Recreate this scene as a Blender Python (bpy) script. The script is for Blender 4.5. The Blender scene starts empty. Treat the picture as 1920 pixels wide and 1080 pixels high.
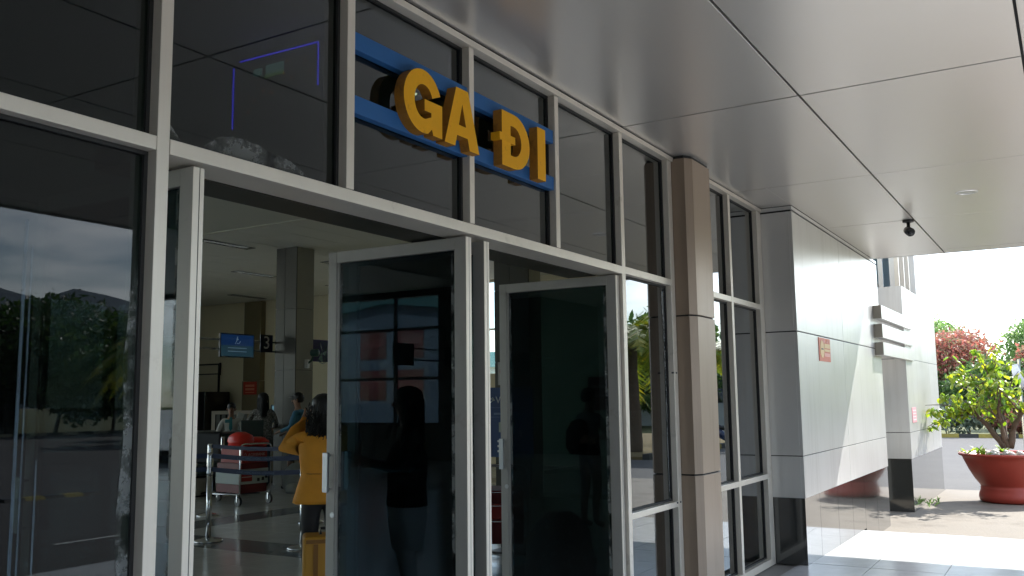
import bpy, math, random
import numpy as np
from mathutils import Vector, Matrix, Euler
random.seed(7); RNG = np.random.default_rng(7)
S = bpy.context.scene; COL = S.collection
PI = math.pi

# ---------------------------------------------------------------- camera
YAW, PIT, ROL, FPX = 0.5447, 0.12134, -0.01235, 1725.7
f = Vector((math.cos(PIT)*math.cos(YAW), math.cos(PIT)*math.sin(YAW), math.sin(PIT)))
r = Vector((math.sin(YAW), -math.cos(YAW), 0)); u = r.cross(f)
cr, sr = math.cos(ROL), math.sin(ROL)
rx, ux = cr*r + sr*u, -sr*r + cr*u
cd = bpy.data.cameras.new('camera'); cam = bpy.data.objects.new('camera', cd); COL.objects.link(cam)
cd.sensor_width = 36; cd.lens = FPX/1920*36; cd.clip_start = .05; cd.clip_end = 3000
m = Matrix((rx, ux, -f)).transposed().to_4x4(); m.translation = (0, 0, 1.5); cam.matrix_world = m
S.camera = cam
# ---------------------------------------------------------------- sky and sun
SUN = Vector((1.06, -.45, 1.0)).normalized()
W = bpy.data.worlds.new("World"); S.world = W; W.use_nodes = True
nt = W.node_tree; bg = nt.nodes['Background']
sky = nt.nodes.new('ShaderNodeTexSky'); sky.sky_type = 'NISHITA'; sky.sun_disc = False
sky.sun_elevation = math.asin(SUN.z); sky.sun_rotation = math.atan2(SUN.x, SUN.y)
sky.dust_density = 0.4; sky.air_density = 1.0
# soft clouds over the whole sky
tc = nt.nodes.new('ShaderNodeTexCoord'); mp = nt.nodes.new('ShaderNodeMapping'); mp.inputs['Scale'].default_value = (1.6, 1.6, 6.5); mp.inputs['Location'].default_value = (1.7, 0, .9)
no = nt.nodes.new('ShaderNodeTexNoise'); no.inputs['Scale'].default_value = 2.1; no.inputs['Detail'].default_value = 6
rp = nt.nodes.new('ShaderNodeValToRGB'); rp.color_ramp.elements[0].position = .50; rp.color_ramp.elements[1].position = .66
rp.color_ramp.elements[1].color = (.7, .7, .7, 1)
mx = nt.nodes.new('ShaderNodeMixRGB'); mx.inputs['Color2'].default_value = (18, 18, 18.1, 1)
L = nt.links.new
L(tc.outputs['Generated'], mp.inputs['Vector']); L(mp.outputs[0], no.inputs['Vector']); L(no.outputs['Fac'], rp.inputs['Fac'])
L(rp.outputs['Color'], mx.inputs['Fac']); L(sky.outputs[0], mx.inputs['Color1']); L(mx.outputs[0], bg.inputs['Color'])
bg.inputs['Strength'].default_value = 0.15
sd = bpy.data.lights.new('sun', 'SUN'); sd.energy = 4.0; sd.angle = math.radians(.53); sd.color = (1, .965, .91)
so = bpy.data.objects.new('sun', sd); COL.objects.link(so); so.rotation_euler = SUN.to_track_quat('Z', 'Y').to_euler(); so.location = (20, -10, 20)
vs = S.view_settings; S.display_settings.display_device = 'sRGB'
vs.view_transform = 'Standard'; vs.look = 'None'; vs.gamma = 1; vs.exposure = 1.38; vs.use_curve_mapping = False
try:
    S.render.engine = 'CYCLES'
    S.cycles.max_bounces = 12; S.cycles.transparent_max_bounces = 24; S.cycles.diffuse_bounces = 5; S.cycles.glossy_bounces = 6
    S.cycles.use_denoising = True; S.cycles.sample_clamp_indirect = 8; S.cycles.caustics_reflective = False
except Exception: pass

# ---------------------------------------------------------------- materials
MATS = {}
def mat(name, col, rough=.5, metal=0., var=.0, vscale=3., bump=0., bscale=60., spec=.5, emit=None, estr=1., coat=0., stretch=None, dirt=None):
    if name in MATS: return MATS[name]
    M = bpy.data.materials.new(name); M.use_nodes = True; t = M.node_tree; b = t.nodes['Principled BSDF']; k = t.links.new
    b.inputs['Roughness'].default_value = rough; b.inputs['Metallic'].default_value = metal
    b.inputs['Specular IOR Level'].default_value = spec; b.inputs['Coat Weight'].default_value = coat
    b.inputs['Base Color'].default_value = (*col, 1)
    co = t.nodes.new('ShaderNodeTexCoord'); src = co.outputs['Object']
    if stretch:
        mp_ = t.nodes.new('ShaderNodeMapping'); mp_.inputs['Scale'].default_value = stretch; k(src, mp_.inputs[0]); src = mp_.outputs[0]
    last = None
    if var or dirt:
        n = t.nodes.new('ShaderNodeTexNoise'); n.inputs['Scale'].default_value = vscale; n.inputs['Detail'].default_value = 2 if name in ('soffit_cladding', 'silver_cladding') else 8; n.inputs['Roughness'].default_value = .65
        k(src, n.inputs['Vector'])
        oi = t.nodes.new('ShaderNodeObjectInfo')
        ad = t.nodes.new('ShaderNodeMath'); ad.operation = 'MULTIPLY_ADD'; ad.inputs[1].default_value = .35; k(oi.outputs['Random'], ad.inputs[0]); k(n.outputs['Fac'], ad.inputs[2])
        cr_ = t.nodes.new('ShaderNodeMapRange'); cr_.inputs['From Min'].default_value = .35; cr_.inputs['From Max'].default_value = 1.0
        cr_.inputs['To Min'].default_value = 1-var; cr_.inputs['To Max'].default_value = 1+var*.6; cr_.clamp = False; k(ad.outputs[0], cr_.inputs['Value'])
        mu = t.nodes.new('ShaderNodeVectorMath'); mu.operation = 'SCALE'; mu.inputs[0].default_value = col; k(cr_.outputs[0], mu.inputs['Scale'])
        last = mu.outputs[0]
        if dirt:
            n2 = t.nodes.new('ShaderNodeTexNoise'); n2.inputs['Scale'].default_value = dirt[1]; n2.inputs['Detail'].default_value = 10; n2.inputs['Roughness'].default_value = .7; (k(co.outputs['Object'], n2.inputs['Vector']) if name not in ('silver_cladding', 'beige_cladding', 'pot_red') else [k(co.outputs['Object'], (q_ := t.nodes.new('ShaderNodeMapping')).inputs[0]), setattr(q_.inputs['Scale'], 'default_value', (5, 5, .35)), k(q_.outputs[0], n2.inputs['Vector'])])
            r2 = t.nodes.new('ShaderNodeValToRGB'); r2.color_ramp.elements[0].position = dirt[2]; r2.color_ramp.elements[1].position = dirt[3]; k(n2.outputs['Fac'], r2.inputs[0])
            mm = t.nodes.new('ShaderNodeMixRGB'); mm.inputs['Color2'].default_value = (*dirt[0], 1); k(r2.outputs['Color'], mm.inputs['Fac']); k(last, mm.inputs['Color1']); last = mm.outputs[0]
        k(last, b.inputs['Base Color'])
        rr = t.nodes.new('ShaderNodeMapRange'); rr.inputs['To Min'].default_value = max(0, rough-.08); rr.inputs['To Max'].default_value = min(1, rough+.08); k(n.outputs['Fac'], rr.inputs['Value']); k(rr.outputs[0], b.inputs['Roughness'])
    if bump:
        n3 = t.nodes.new('ShaderNodeTexNoise'); n3.inputs['Scale'].default_value = bscale; n3.inputs['Detail'].default_value = 6; k(co.outputs['Object'], n3.inputs['Vector'])
        bp = t.nodes.new('ShaderNodeBump'); bp.inputs['Strength'].default_value = bump; bp.inputs['Distance'].default_value = .02; k(n3.outputs['Fac'], bp.inputs['Height']); k(bp.outputs[0], b.inputs['Normal'])
    if emit:
        b.inputs['Emission Color'].default_value = (*emit, 1); b.inputs['Emission Strength'].default_value = estr
    MATS[name] = M; return M

def glass_mat(name, tint, f0=.045, pwr=3.3, rough=0., dust=(.5, .52, .5), dustamt=.0035):
    if name in MATS: return MATS[name]
    M = bpy.data.materials.new(name); M.use_nodes = True; t = M.node_tree; t.nodes.clear(); k = t.links.new
    out = t.nodes.new('ShaderNodeOutputMaterial'); tr = t.nodes.new('ShaderNodeBsdfTransparent'); tr.inputs[0].default_value = (*tint, 1)
    gl = t.nodes.new('ShaderNodeBsdfGlossy'); gl.inputs['Roughness'].default_value = rough; gl.inputs['Color'].default_value = (.93, .97, 1, 1)
    lw = t.nodes.new('ShaderNodeLayerWeight'); lw.inputs['Blend'].default_value = .5
    pw = t.nodes.new('ShaderNodeMath'); pw.operation = 'POWER'; pw.inputs[1].default_value = pwr; k(lw.outputs['Facing'], pw.inputs[0])
    ma = t.nodes.new('ShaderNodeMath'); ma.operation = 'MULTIPLY_ADD'; ma.inputs[1].default_value = 1-f0; ma.inputs[2].default_value = f0; k(pw.outputs[0], ma.inputs[0])
    m1 = t.nodes.new('ShaderNodeMixShader'); k(ma.outputs[0], m1.inputs[0]); k(tr.outputs[0], m1.inputs[1]); k(gl.outputs[0], m1.inputs[2])
    df = t.nodes.new('ShaderNodeBsdfDiffuse'); df.inputs[0].default_value = (*dust, 1)
    co = t.nodes.new('ShaderNodeTexCoord'); n = t.nodes.new('ShaderNodeTexNoise'); n.inputs['Scale'].default_value = 1.5; n.inputs['Detail'].default_value = 8; k(co.outputs['Object'], n.inputs['Vector'])
    mr = t.nodes.new('ShaderNodeMapRange'); mr.inputs['From Min'].default_value = .35; mr.inputs['From Max'].default_value = .75; mr.inputs['To Max'].default_value = dustamt*2; k(n.outputs['Fac'], mr.inputs['Value'])
    m2 = t.nodes.new('ShaderNodeMixShader'); k(mr.outputs[0], m2.inputs[0]); k(m1.outputs[0], m2.inputs[1]); k(df.outputs[0], m2.inputs[2]); k(m2.outputs[0], out.inputs[0])
    # very slight waviness of the panes
    n4 = t.nodes.new('ShaderNodeTexNoise'); n4.inputs['Scale'].default_value = 1.3; k(co.outputs['Object'], n4.inputs['Vector'])
    bp = t.nodes.new('ShaderNodeBump'); bp.inputs['Strength'].default_value = .006; bp.inputs['Distance'].default_value = .01; k(n4.outputs['Fac'], bp.inputs['Height']); k(bp.outputs[0], gl.inputs['Normal'])
    MATS[name] = M; return M

def leaf_mat(name, c1, c2, c3, per='island', trans=.45, rough=.45):
    if name in MATS: return MATS[name]
    M = bpy.data.materials.new(name); M.use_nodes = True; t = M.node_tree; t.nodes.clear(); k = t.links.new
    out = t.nodes.new('ShaderNodeOutputMaterial')
    if per == 'island': ge = t.nodes.new('ShaderNodeNewGeometry'); s_ = ge.outputs['Random Per Island']
    else: ge = t.nodes.new('ShaderNodeObjectInfo'); s_ = ge.outputs['Random']
    rp_ = t.nodes.new('ShaderNodeValToRGB'); e = rp_.color_ramp.elements; e[0].color = (*c1, 1); e[1].color = (*c3, 1); x = e.new(.55); x.color = (*c2, 1); k(s_, rp_.inputs[0])
    pb = t.nodes.new('ShaderNodeBsdfPrincipled'); pb.inputs['Roughness'].default_value = rough; k(rp_.outputs[0], pb.inputs['Base Color'])
    tl = t.nodes.new('ShaderNodeBsdfTranslucent'); hs = t.nodes.new('ShaderNodeHueSaturation'); hs.inputs['Value'].default_value = 1.5; hs.inputs['Saturation'].default_value = 1.1; k(rp_.outputs[0], hs.inputs['Color']); k(hs.outputs[0], tl.inputs[0])
    mm = t.nodes.new('ShaderNodeMixShader'); mm.inputs[0].default_value = trans; k(pb.outputs[0], mm.inputs[1]); k(tl.outputs[0], mm.inputs[2]); k(mm.outputs[0], out.inputs[0])
    MATS[name] = M; return M

ALU = mat('aluminium_frame', (.73, .67, .575), .38, .3, var=.10, vscale=5, stretch=(1, 1, .3), dirt=((.42, .37, .30), 6, .60, .82))
ALUD = mat('shaded_door_aluminium', (.38, .36, .33), .42, .3, var=.12, vscale=6, stretch=(1, 1, .3), dirt=((.24, .22, .19), 6, .58, .8))  # leaf faces darker than the frame, their shade put into the colour
GASK = mat('black_gasket', (.015, .015, .015), .6)
ACP = mat('silver_cladding', (.68, .675, .655), .33, .5, var=.035, vscale=1.2, bump=.06, bscale=1.6, dirt=((.53, .52, .49), 1.6, .50, .85))
SOF = mat('soffit_cladding', (.68, .65, .605), .31, .60, bump=.13, bscale=1.6)
JOINT = mat('dark_joint', (.02, .02, .02), .7)
BEIGE = mat('beige_cladding', (.33, .25, .185), .42, .35, var=.05, vscale=2, dirt=((.24, .18, .13), 1.8, .52, .85))
GRAN = mat('black_granite', (.03, .031, .029), .08, 0, spec=1.0, coat=.55, var=.3, vscale=25)
TILE = mat('floor_tile', (.68, .68, .68), .22, 0, var=.06, vscale=6, dirt=((.45, .42, .38), 2.5, .58, .85))
GROUT = mat('grout', (.28, .27, .25), .9)
CONC = mat('concrete', (.21, .185, .15), .85, 0, var=.22, vscale=1.4, bump=.35, bscale=30, dirt=((.12, .10, .075), .9, .52, .72))
ASPH = mat('asphalt', (.115, .112, .108), .9, 0, var=.25, vscale=.7, bump=.5, bscale=90)
GRASS = mat('grass_ground', (.10, .11, .035), .95, 0, var=.5, vscale=.5, bump=.6, bscale=20)
GLASS = glass_mat('tinted_glass', (.15, .19, .19), .027)
GLASSD = glass_mat('door_glass', (.17, .26, .29), .038, 4.6)
GLASSB = glass_mat('blue_glass', (.25, .40, .52), .08)
CLEARG = glass_mat('clear_glass', (.9, .93, .93), .04)
BLACK = mat('black_plastic', (.015, .015, .016), .35)
CHROME = mat('polished_steel', (.62, .62, .62), .18, 1)
STEEL = mat('brushed_handle', (.55, .55, .55), .3, 1)
CREAM = mat('cream_paint', (.82, .73, .52), .75, 0, var=.06, vscale=1.5)
CREAM2 = mat('brown_panel', (.22, .18, .10), .6, 0, var=.06, vscale=1.5)
COLD = mat('shaded_column_panel', (.04, .038, .026), .45, .2, var=.06, vscale=2)  # column cladding darkened, shade of the side faces put into the colour
COLL = mat('lit_column_panel', (.42, .42, .38), .45, .2, var=.06, vscale=2)  # lighter copy of the column cladding for the faces towards the daylight
CEILP = mat('ceiling_tile', (.78, .76, .67), .45, .0, var=.05, vscale=3)
BULK = mat('bulkhead_paint', (.72, .70, .60), .7, 0, var=.05, vscale=1)
FTILE = mat('hall_tile_light', (.68, .67, .63), .16, 0, var=.06, vscale=4)
FTILD = mat('hall_tile_dark', (.22, .23, .23), .16, 0, var=.08, vscale=4)

# ---------------------------------------------------------------- mesh helpers
def link(o, parent=None):
    COL.objects.link(o)
    if parent is not None: o.parent = parent
    return o
def mesh_obj(name, verts, faces, mt, parent=None, loc=None, smooth=False, mats=None, fm=None):
    me = bpy.data.meshes.new(name); me.from_pydata([tuple(v) for v in verts], [], faces)
    for q in (mats or [mt]): me.materials.append(q)
    if fm is not None: me.polygons.foreach_set('material_index', fm)
    if smooth: me.polygons.foreach_set('use_smooth', [True]*len(me.polygons))
    me.update(); o = bpy.data.objects.new(name, me)
    if loc is not None: o.location = loc
    return link(o, parent)
class MB:
    def __init__(s): s.v = []; s.f = []; s.m = []
    def box(s, x0, x1, y0, y1, z0, z1, mi=0, rot=None, c=None):
        b = len(s.v); P = [(x, y, z) for z in (z0, z1) for y in (y0, y1) for x in (x0, x1)]
        if rot is not None:
            cc = Vector(c if c else ((x0+x1)/2, (y0+y1)/2, (z0+z1)/2)); P = [tuple(rot @ (Vector(p)-cc) + cc) for p in P]
        s.v += P; s.f += [[b+i for i in q] for q in ((0, 2, 3, 1), (4, 5, 7, 6), (0, 1, 5, 4), (2, 6, 7, 3), (0, 4, 6, 2), (1, 3, 7, 5))]; s.m += [mi]*6; return s
    def tube(s, pts, rad, n=8, mi=0, cap=True):
        pts = [Vector(p) for p in pts]; R_ = rad if isinstance(rad, (list, tuple)) else [rad]*len(pts); base = len(s.v)
        for i, p in enumerate(pts):
            d = (pts[min(i+1, len(pts)-1)] - pts[max(i-1, 0)]).normalized()
            a = d.cross(Vector((0, 0, 1)) if abs(d.z) < .9 else Vector((1, 0, 0))).normalized(); b = d.cross(a)
            for j in range(n):
                t = 2*PI*j/n; s.v.append(tuple(p + R_[i]*(math.cos(t)*a + math.sin(t)*b)))
        for i in range(len(pts)-1):
            for j in range(n):
                s.f.append([base+i*n+j, base+i*n+(j+1) % n, base+(i+1)*n+(j+1) % n, base+(i+1)*n+j]); s.m.append(mi)
        if cap:
            s.f.append([base+j for j in range(n)][::-1]); s.f.append([base+(len(pts)-1)*n+j for j in range(n)]); s.m += [mi, mi]
        return s
    def lathe(s, prof, cx=0, cy=0, n=24, mi=0, capb=True, capt=True, ry=1.):
        base = len(s.v)
        for (r_, z) in prof:
            for j in range(n): t = 2*PI*j/n; s.v.append((cx+r_*math.cos(t), cy+r_*ry*math.sin(t), z))
        for i in range(len(prof)-1):
            for j in range(n): s.f.append([base+i*n+j, base+i*n+(j+1) % n, base+(i+1)*n+(j+1) % n, base+(i+1)*n+j]); s.m.append(mi)
        if capb: s.f.append([base+j for j in range(n)][::-1]); s.m.append(mi)
        if capt: s.f.append([base+(len(prof)-1)*n+j for j in range(n)]); s.m.append(mi)
        return s
    def prism(s, poly, z0, z1, mi=0, plane='xy'):
        base = len(s.v); n = len(poly)
        for z in (z0, z1):
            for (a, b) in poly: s.v.append((a, b, z) if plane == 'xy' else (a, z, b) if plane == 'xz' else (z, a, b))
        for j in range(n): s.f.append([base+j, base+(j+1) % n, base+n+(j+1) % n, base+n+j]); s.m.append(mi)
        s.f.append([base+j for j in range(n)][::-1]); s.f.append([base+n+j for j in range(n)]); s.m += [mi, mi]; return s
    def build(s, name, mt, parent=None, smooth=False, bev=0., loc=None):
        ms = mt if isinstance(mt, (list, tuple)) else [mt]
        o = mesh_obj(name, s.v, s.f, ms[0], parent, loc, smooth, mats=ms, fm=s.m if len(ms) > 1 else None)
        if bev:
            q = o.modifiers.new('bevel', 'BEVEL'); q.width = bev; q.segments = 2; q.limit_method = 'ANGLE'
        return o
def box(name, x0, x1, y0, y1, z0, z1, mt, parent=None, bev=0.):
    return MB().box(x0, x1, y0, y1, z0, z1).build(name, mt, parent, bev=bev)
def tag(o, label=None, cat=None, group=None, kind=None):
    if label: o['label'] = label
    if cat: o['category'] = cat
    if group: o['group'] = group
    if kind: o['kind'] = kind
    return o
def thing(name, label, cat, loc=(0, 0, 0), rz=0, group=None):
    o = bpy.data.objects.new(name, None); o.empty_display_size = .1; COL.objects.link(o); o.location = loc; o.rotation_euler = (0, 0, rz)
    return tag(o, label, cat, group)
def text(name, s, size, mt, parent=None, loc=(0, 0, 0), rot=(PI/2, 0, 0), ext=.001, align='CENTER', sx=1.):
    cu = bpy.data.curves.new(name, 'FONT'); cu.body = s; cu.size = size; cu.extrude = ext; cu.align_x = align; cu.align_y = 'CENTER'; cu.resolution_u = 3
    tmp = bpy.data.objects.new('t', cu); COL.objects.link(tmp)
    me = bpy.data.meshes.new_from_object(tmp.evaluated_get(bpy.context.evaluated_depsgraph_get()))
    bpy.data.objects.remove(tmp); me.materials.clear(); me.materials.append(mt); me.name = name
    o = bpy.data.objects.new(name, me); o.location = loc; o.rotation_euler = rot; o.scale = (sx, 1, 1); return link(o, parent)
def copy_tree(o, parent=None):
    c = o.copy(); COL.objects.link(c)
    if parent is not None: c.parent = parent
    for ch in list(o.children): copy_tree(ch, c)
    return c
RYN = (PI/2, 0, 0)          # text reading on a face that looks to -Y
RXN = (PI/2, 0, -PI/2)      # text reading on a face that looks to -X

ZC = 3.277; YF = 2.43; YG = 2.484
# ================================================================ THE GROUND
tag(mesh_obj('ground', [(-400, -500, -.33), (700, -500, -.33), (700, 600, -.33), (-400, 600, -.33)], [[0, 1, 2, 3]], GRASS), kind='structure')
tag(mesh_obj('road', [(-60, -46, -.20), (41, -46, -.20), (41, 2.0, -.20), (41, 60, -.20), (18.2, 60, -.20), (18.2, -3.35, -.20), (-60, -3.35, -.20)], [[0, 1, 2, 3, 4, 5, 6]], ASPH), kind='structure')
MB().box(11.126, 14.45, 2.0785, 2.62, -.33, -.16).box(11.126, 18.2, -3.35, 2.078, -.33, -.16).build('concrete_apron', CONC); tag(bpy.data.objects['concrete_apron'], kind='structure')
plat = MB().box(-18, 11.125, -3.2, 2.62, -.33, -.014).build('pavement', GROUT); tag(plat, kind='structure')
tm = None
for i in range(-20, 4):
    for j in range(-8, 2):
        x0 = 8.73+.6*i+.003; y0 = 1.645+.6*j+.003
        if y0+.594 > 2.44 and x0 < 8.6: continue
        if x0 > 8.5 and y0 > 2.1: continue
        if tm is None:
            q = MB().box(0, .594, 0, .594, -.014, 0).build('paving_tile', TILE, plat); tm = q.data
        else: q = link(bpy.data.objects.new('paving_tile', tm), plat)
        q.location = (x0, y0, random.uniform(-.0008, .0008))
# painted line and road studs strips seen in the glass
tag(MB().box(7.0, 9.3, -5.95, -5.85, -.196, -.194).build('painted_line', mat('line_paint', (.65, .65, .62), .7, var=.2)), kind='structure')
YEL = mat('bump_yellow', (.36, .29, .06), .7, var=.35)
for k_, (ax, ay, bx, by) in enumerate(((9.55, -11.5, 11.55, -11.3), (12.0, -11.5, 13.6, -11.3))):
    t = thing('speed_bump', ('yellow and black rubber speed bump on the asphalt, nearer the left end of the road', 'yellow and black rubber speed bump on the asphalt, next one along to the right')[k_], 'speed bump', (ax, ay, -.2), math.atan2(by-ay, bx-ax), 'speed bumps across the road')
    for i in range(5):
        MB().prism([(-.17, 0), (.17, 0), (.1, .06), (-.1, .06)], i*.36, i*.36+.355, plane='yz').build('bump_segment', YEL if i % 2 else BLACK, t)

# ================================================================ TERMINAL FRONT (curtain wall)
cw = thing('glazed_front', 'long aluminium framed glass front of the terminal under the canopy', 'glass wall', (0, YF, 0))
cw.location = (0, 0, 0)
def mullion(x0, x1, z0, z1, y0=YF, y1=2.56, mt=ALU): return box('mullion', x0, x1, y0, y1, z0, z1, mt, cw, .002)
MX = [(.96, 1.005), (1.85, 1.897), (2.742, 2.788), (3.63, 3.672), (4.505, 4.55), (5.382, 5.434)]
for i, (a, b) in enumerate(MX):
    mullion(a, b, 2.352 if i in (2, 3, 4) else 0, 3.235)
xs = [-7.55, -6.66, -5.77, -4.88, -3.99, -3.1, -2.2, -1.3, -.4, .5-.05]
for a in xs: mullion(a, a+.046, 0, 3.235)
mullion(6.225, 6.30, 0, 3.235); mullion(6.79, 6.84, 0, 3.235); mullion(7.602, 7.658, 0, 3.235); mullion(8.44, 8.575, 0, 3.235, y1=2.6)
box('head_trim', -7.6, 8.575, YF-.012, 2.56, 3.237, 3.27, ALU, cw, .002)
edges = sorted([a for a in xs] + [m_[0] for m_ in MX])
def rail(name, x0, x1, z0, z1, y0=YF+.001, y1=2.555): return box(name, x0, x1, y0, y1, z0, z1, ALU, cw, .002)
def pane(x0, x1, z0, z1, y=YG, g=GLASS, bead=True):
    box('glass_pane', x0, x1, y, y+.008, z0, z1, g, cw)
    if bead:
        MB().box(x0, x0+.014, y-.012, y-.001, z0+.014, z1-.014).box(x1-.014, x1, y-.012, y-.001, z0+.014, z1-.014).box(x0, x1, y-.012, y-.001, z0, z0+.013).box(x0, x1, y-.012, y-.001, z1-.013, z1).build('glazing_bead', GASK if g is GLASS else ALU, cw)
bays = [(e[0], e[1]) for e in zip([a+.046 for a in xs]+[1.005], xs[1:]+[.96]+[1.85])]
bays = [(xs[i]+.046, xs[i+1]) for i in range(len(xs)-1)] + [(xs[-1]+.046, .96), (1.005, 1.85)]
for a, b in bays:
    rail('transom', a+.001, b-.001, 2.302, 2.348); rail('bottom_rail', a+.001, b-.001, 0.0, .06)
    pane(a, b, 2.348, 3.236); pane(a, b, .06, 2.302)
MB().box(1.898, 5.381, YF-.002, 2.60, 2.298, 2.348).build('door_head_beam', ALU, cw, bev=.002)
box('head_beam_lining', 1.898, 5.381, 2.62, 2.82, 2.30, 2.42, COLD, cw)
for a, b in ((1.897, 2.742), (2.788, 3.63), (3.672, 4.505), (4.55, 5.382)): pane(a, b, 2.349, 3.236)
for a, b in ((5.434, 6.225),):
    rail('transom', a+.001, b-.001, 2.305, 2.352); rail('middle_rail', a+.001, b-.001, .745, .785); rail('bottom_rail', a+.001, b-.001, 0, .06)
    pane(a, b, 2.352, 3.236); pane(a, b, .785, 2.305); pane(a, b, .06, .745)
for a, b in ((6.84, 7.602), (7.658, 8.44)):
    rail('transom', a+.001, b-.001, 2.305, 2.352); rail('middle_rail', a+.001, b-.001, .765, .81); rail('bottom_rail', a+.001, b-.001, 0, .06)
    pane(a, b, 2.352, 3.236); pane(a, b, .81, 2.305); pane(a, b, .06, .765)
# screws on the right hand frame
for zz in (1.68, .775):
    for dx in (.225+6.0-.02, 6.262):
        MB().tube([(dx, YF-.006, zz), (dx, YF+.01, zz)], .006, 8).build('screw', BLACK, cw)
# pale strips painted on the big left pane for a double reflection
def faint(name, col, a):
    M = bpy.data.materials.new(name); M.use_nodes = True; t = M.node_tree; t.nodes.clear(); k = t.links.new
    out = t.nodes.new('ShaderNodeOutputMaterial'); tr = t.nodes.new('ShaderNodeBsdfTransparent'); df = t.nodes.new('ShaderNodeBsdfDiffuse'); df.inputs[0].default_value = (*col, 1)
    co = t.nodes.new('ShaderNodeTexCoord'); mp_ = t.nodes.new('ShaderNodeMapping'); mp_.inputs['Scale'].default_value = (60, 1, 4); n = t.nodes.new('ShaderNodeTexNoise'); n.inputs['Scale'].default_value = 2; n.inputs['Detail'].default_value = 5; k(co.outputs['Object'], mp_.inputs[0]); k(mp_.outputs[0], n.inputs['Vector'])
    mu = t.nodes.new('ShaderNodeMath'); mu.operation = 'MULTIPLY'; mu.inputs[1].default_value = a*2; k(n.outputs['Fac'], mu.inputs[0]); mm = t.nodes.new('ShaderNodeMixShader'); k(mu.outputs[0], mm.inputs[0]); k(tr.outputs[0], mm.inputs[1]); k(df.outputs[0], mm.inputs[2]); k(mm.outputs[0], out.inputs[0]); return M
REFLS = faint('reflection_film', (.35, .50, .62), .16)
for a, b, c, d in ((1.466, 1.476, .07, 2.02), (1.488, 1.493, .07, 1.95), (1.53, 1.536, .9, 1.35)):
    mesh_obj('reflection_strip', [(a, YG-.0015, c), (b, YG-.0015, c), (b, YG-.0015, d), (a, YG-.0015, d)], [[0, 1, 2, 3]], REFLS, cw)
# residue of torn window film along pane edges
def residue_mat():
    M = bpy.data.materials.new('film_residue'); M.use_nodes = True; t = M.node_tree; t.nodes.clear(); k = t.links.new
    out = t.nodes.new('ShaderNodeOutputMaterial'); tr = t.nodes.new('ShaderNodeBsdfTransparent'); df = t.nodes.new('ShaderNodeBsdfDiffuse'); df.inputs[0].default_value = (.30, .31, .30, 1)
    co = t.nodes.new('ShaderNodeTexCoord'); n = t.nodes.new('ShaderNodeTexNoise'); n.inputs['Scale'].default_value = 34; n.inputs['Detail'].default_value = 9; n.inputs['Roughness'].default_value = .75; k(co.outputs['Object'], n.inputs['Vector'])
    n2 = t.nodes.new('ShaderNodeTexNoise'); n2.inputs['Scale'].default_value = 7; k(co.outputs['Object'], n2.inputs['Vector'])
    ad = t.nodes.new('ShaderNodeMath'); ad.operation = 'ADD'; k(n.outputs['Fac'], ad.inputs[0]); k(n2.outputs['Fac'], ad.inputs[1])
    rp_ = t.nodes.new('ShaderNodeValToRGB'); rp_.color_ramp.elements[0].position = .46; rp_.color_ramp.elements[1].position = .55
    hv = t.nodes.new('ShaderNodeMath'); hv.operation = 'MULTIPLY'; hv.inputs[1].default_value = .5; k(ad.outputs[0], hv.inputs[0]); k(hv.outputs[0], rp_.inputs[0])
    sc = t.nodes.new('ShaderNodeMath'); sc.operation = 'MULTIPLY'; sc.inputs[1].default_value = .55; k(rp_.outputs[0], sc.inputs[0])
    mm = t.nodes.new('ShaderNodeMixShader'); k(sc.outputs[0], mm.inputs[0]); k(tr.outputs[0], mm.inputs[1]); k(df.outputs[0], mm.inputs[2]); k(mm.outputs[0], out.inputs[0]); return M
RES = residue_mat()
def ragged(x0, x1, zb, hs, y, name='film_residue', vert=False):
    n = 46; P = []; 
    for i in range(n+1):
        t_ = i/n; h_ = np.interp(t_, np.linspace(0, 1, len(hs)), hs)*(1+random.uniform(-.05, .05))
        if vert: P.append((x0-h_, zb+(x1)*t_))
        else: P.append((x0+(x1-x0)*t_, zb+h_))
    V = []; 
    for i in range(n+1):
        t_ = i/n
        V += [((x0, y, P[i][1]) if vert else (P[i][0], y, zb)), (P[i][0], y, P[i][1])]
    return mesh_obj(name, V, [[2*i, 2*i+2, 2*i+3, 2*i+1] for i in range(n)], RES, cw)
ragged(2.07, 2.57, 2.362, [.01, .068, .078, .075, .06, .05, .012], YG-.002)
ragged(1.91, 1.98, 2.362, [.075, .045, .012], YG-.002)
ragged(3.15, 3.4, 2.362, [.0, .012, .008, .012, .0], YG-.002)
ragged(1.836, 1.85, .07, [.035, .03, .04, .028, .05, .03, .04, .02], YG-.003, vert=True)
ragged(6.2, 1.5, .80, [.01, .02, .015, .03, .05], YG-.003, vert=True)

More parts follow.
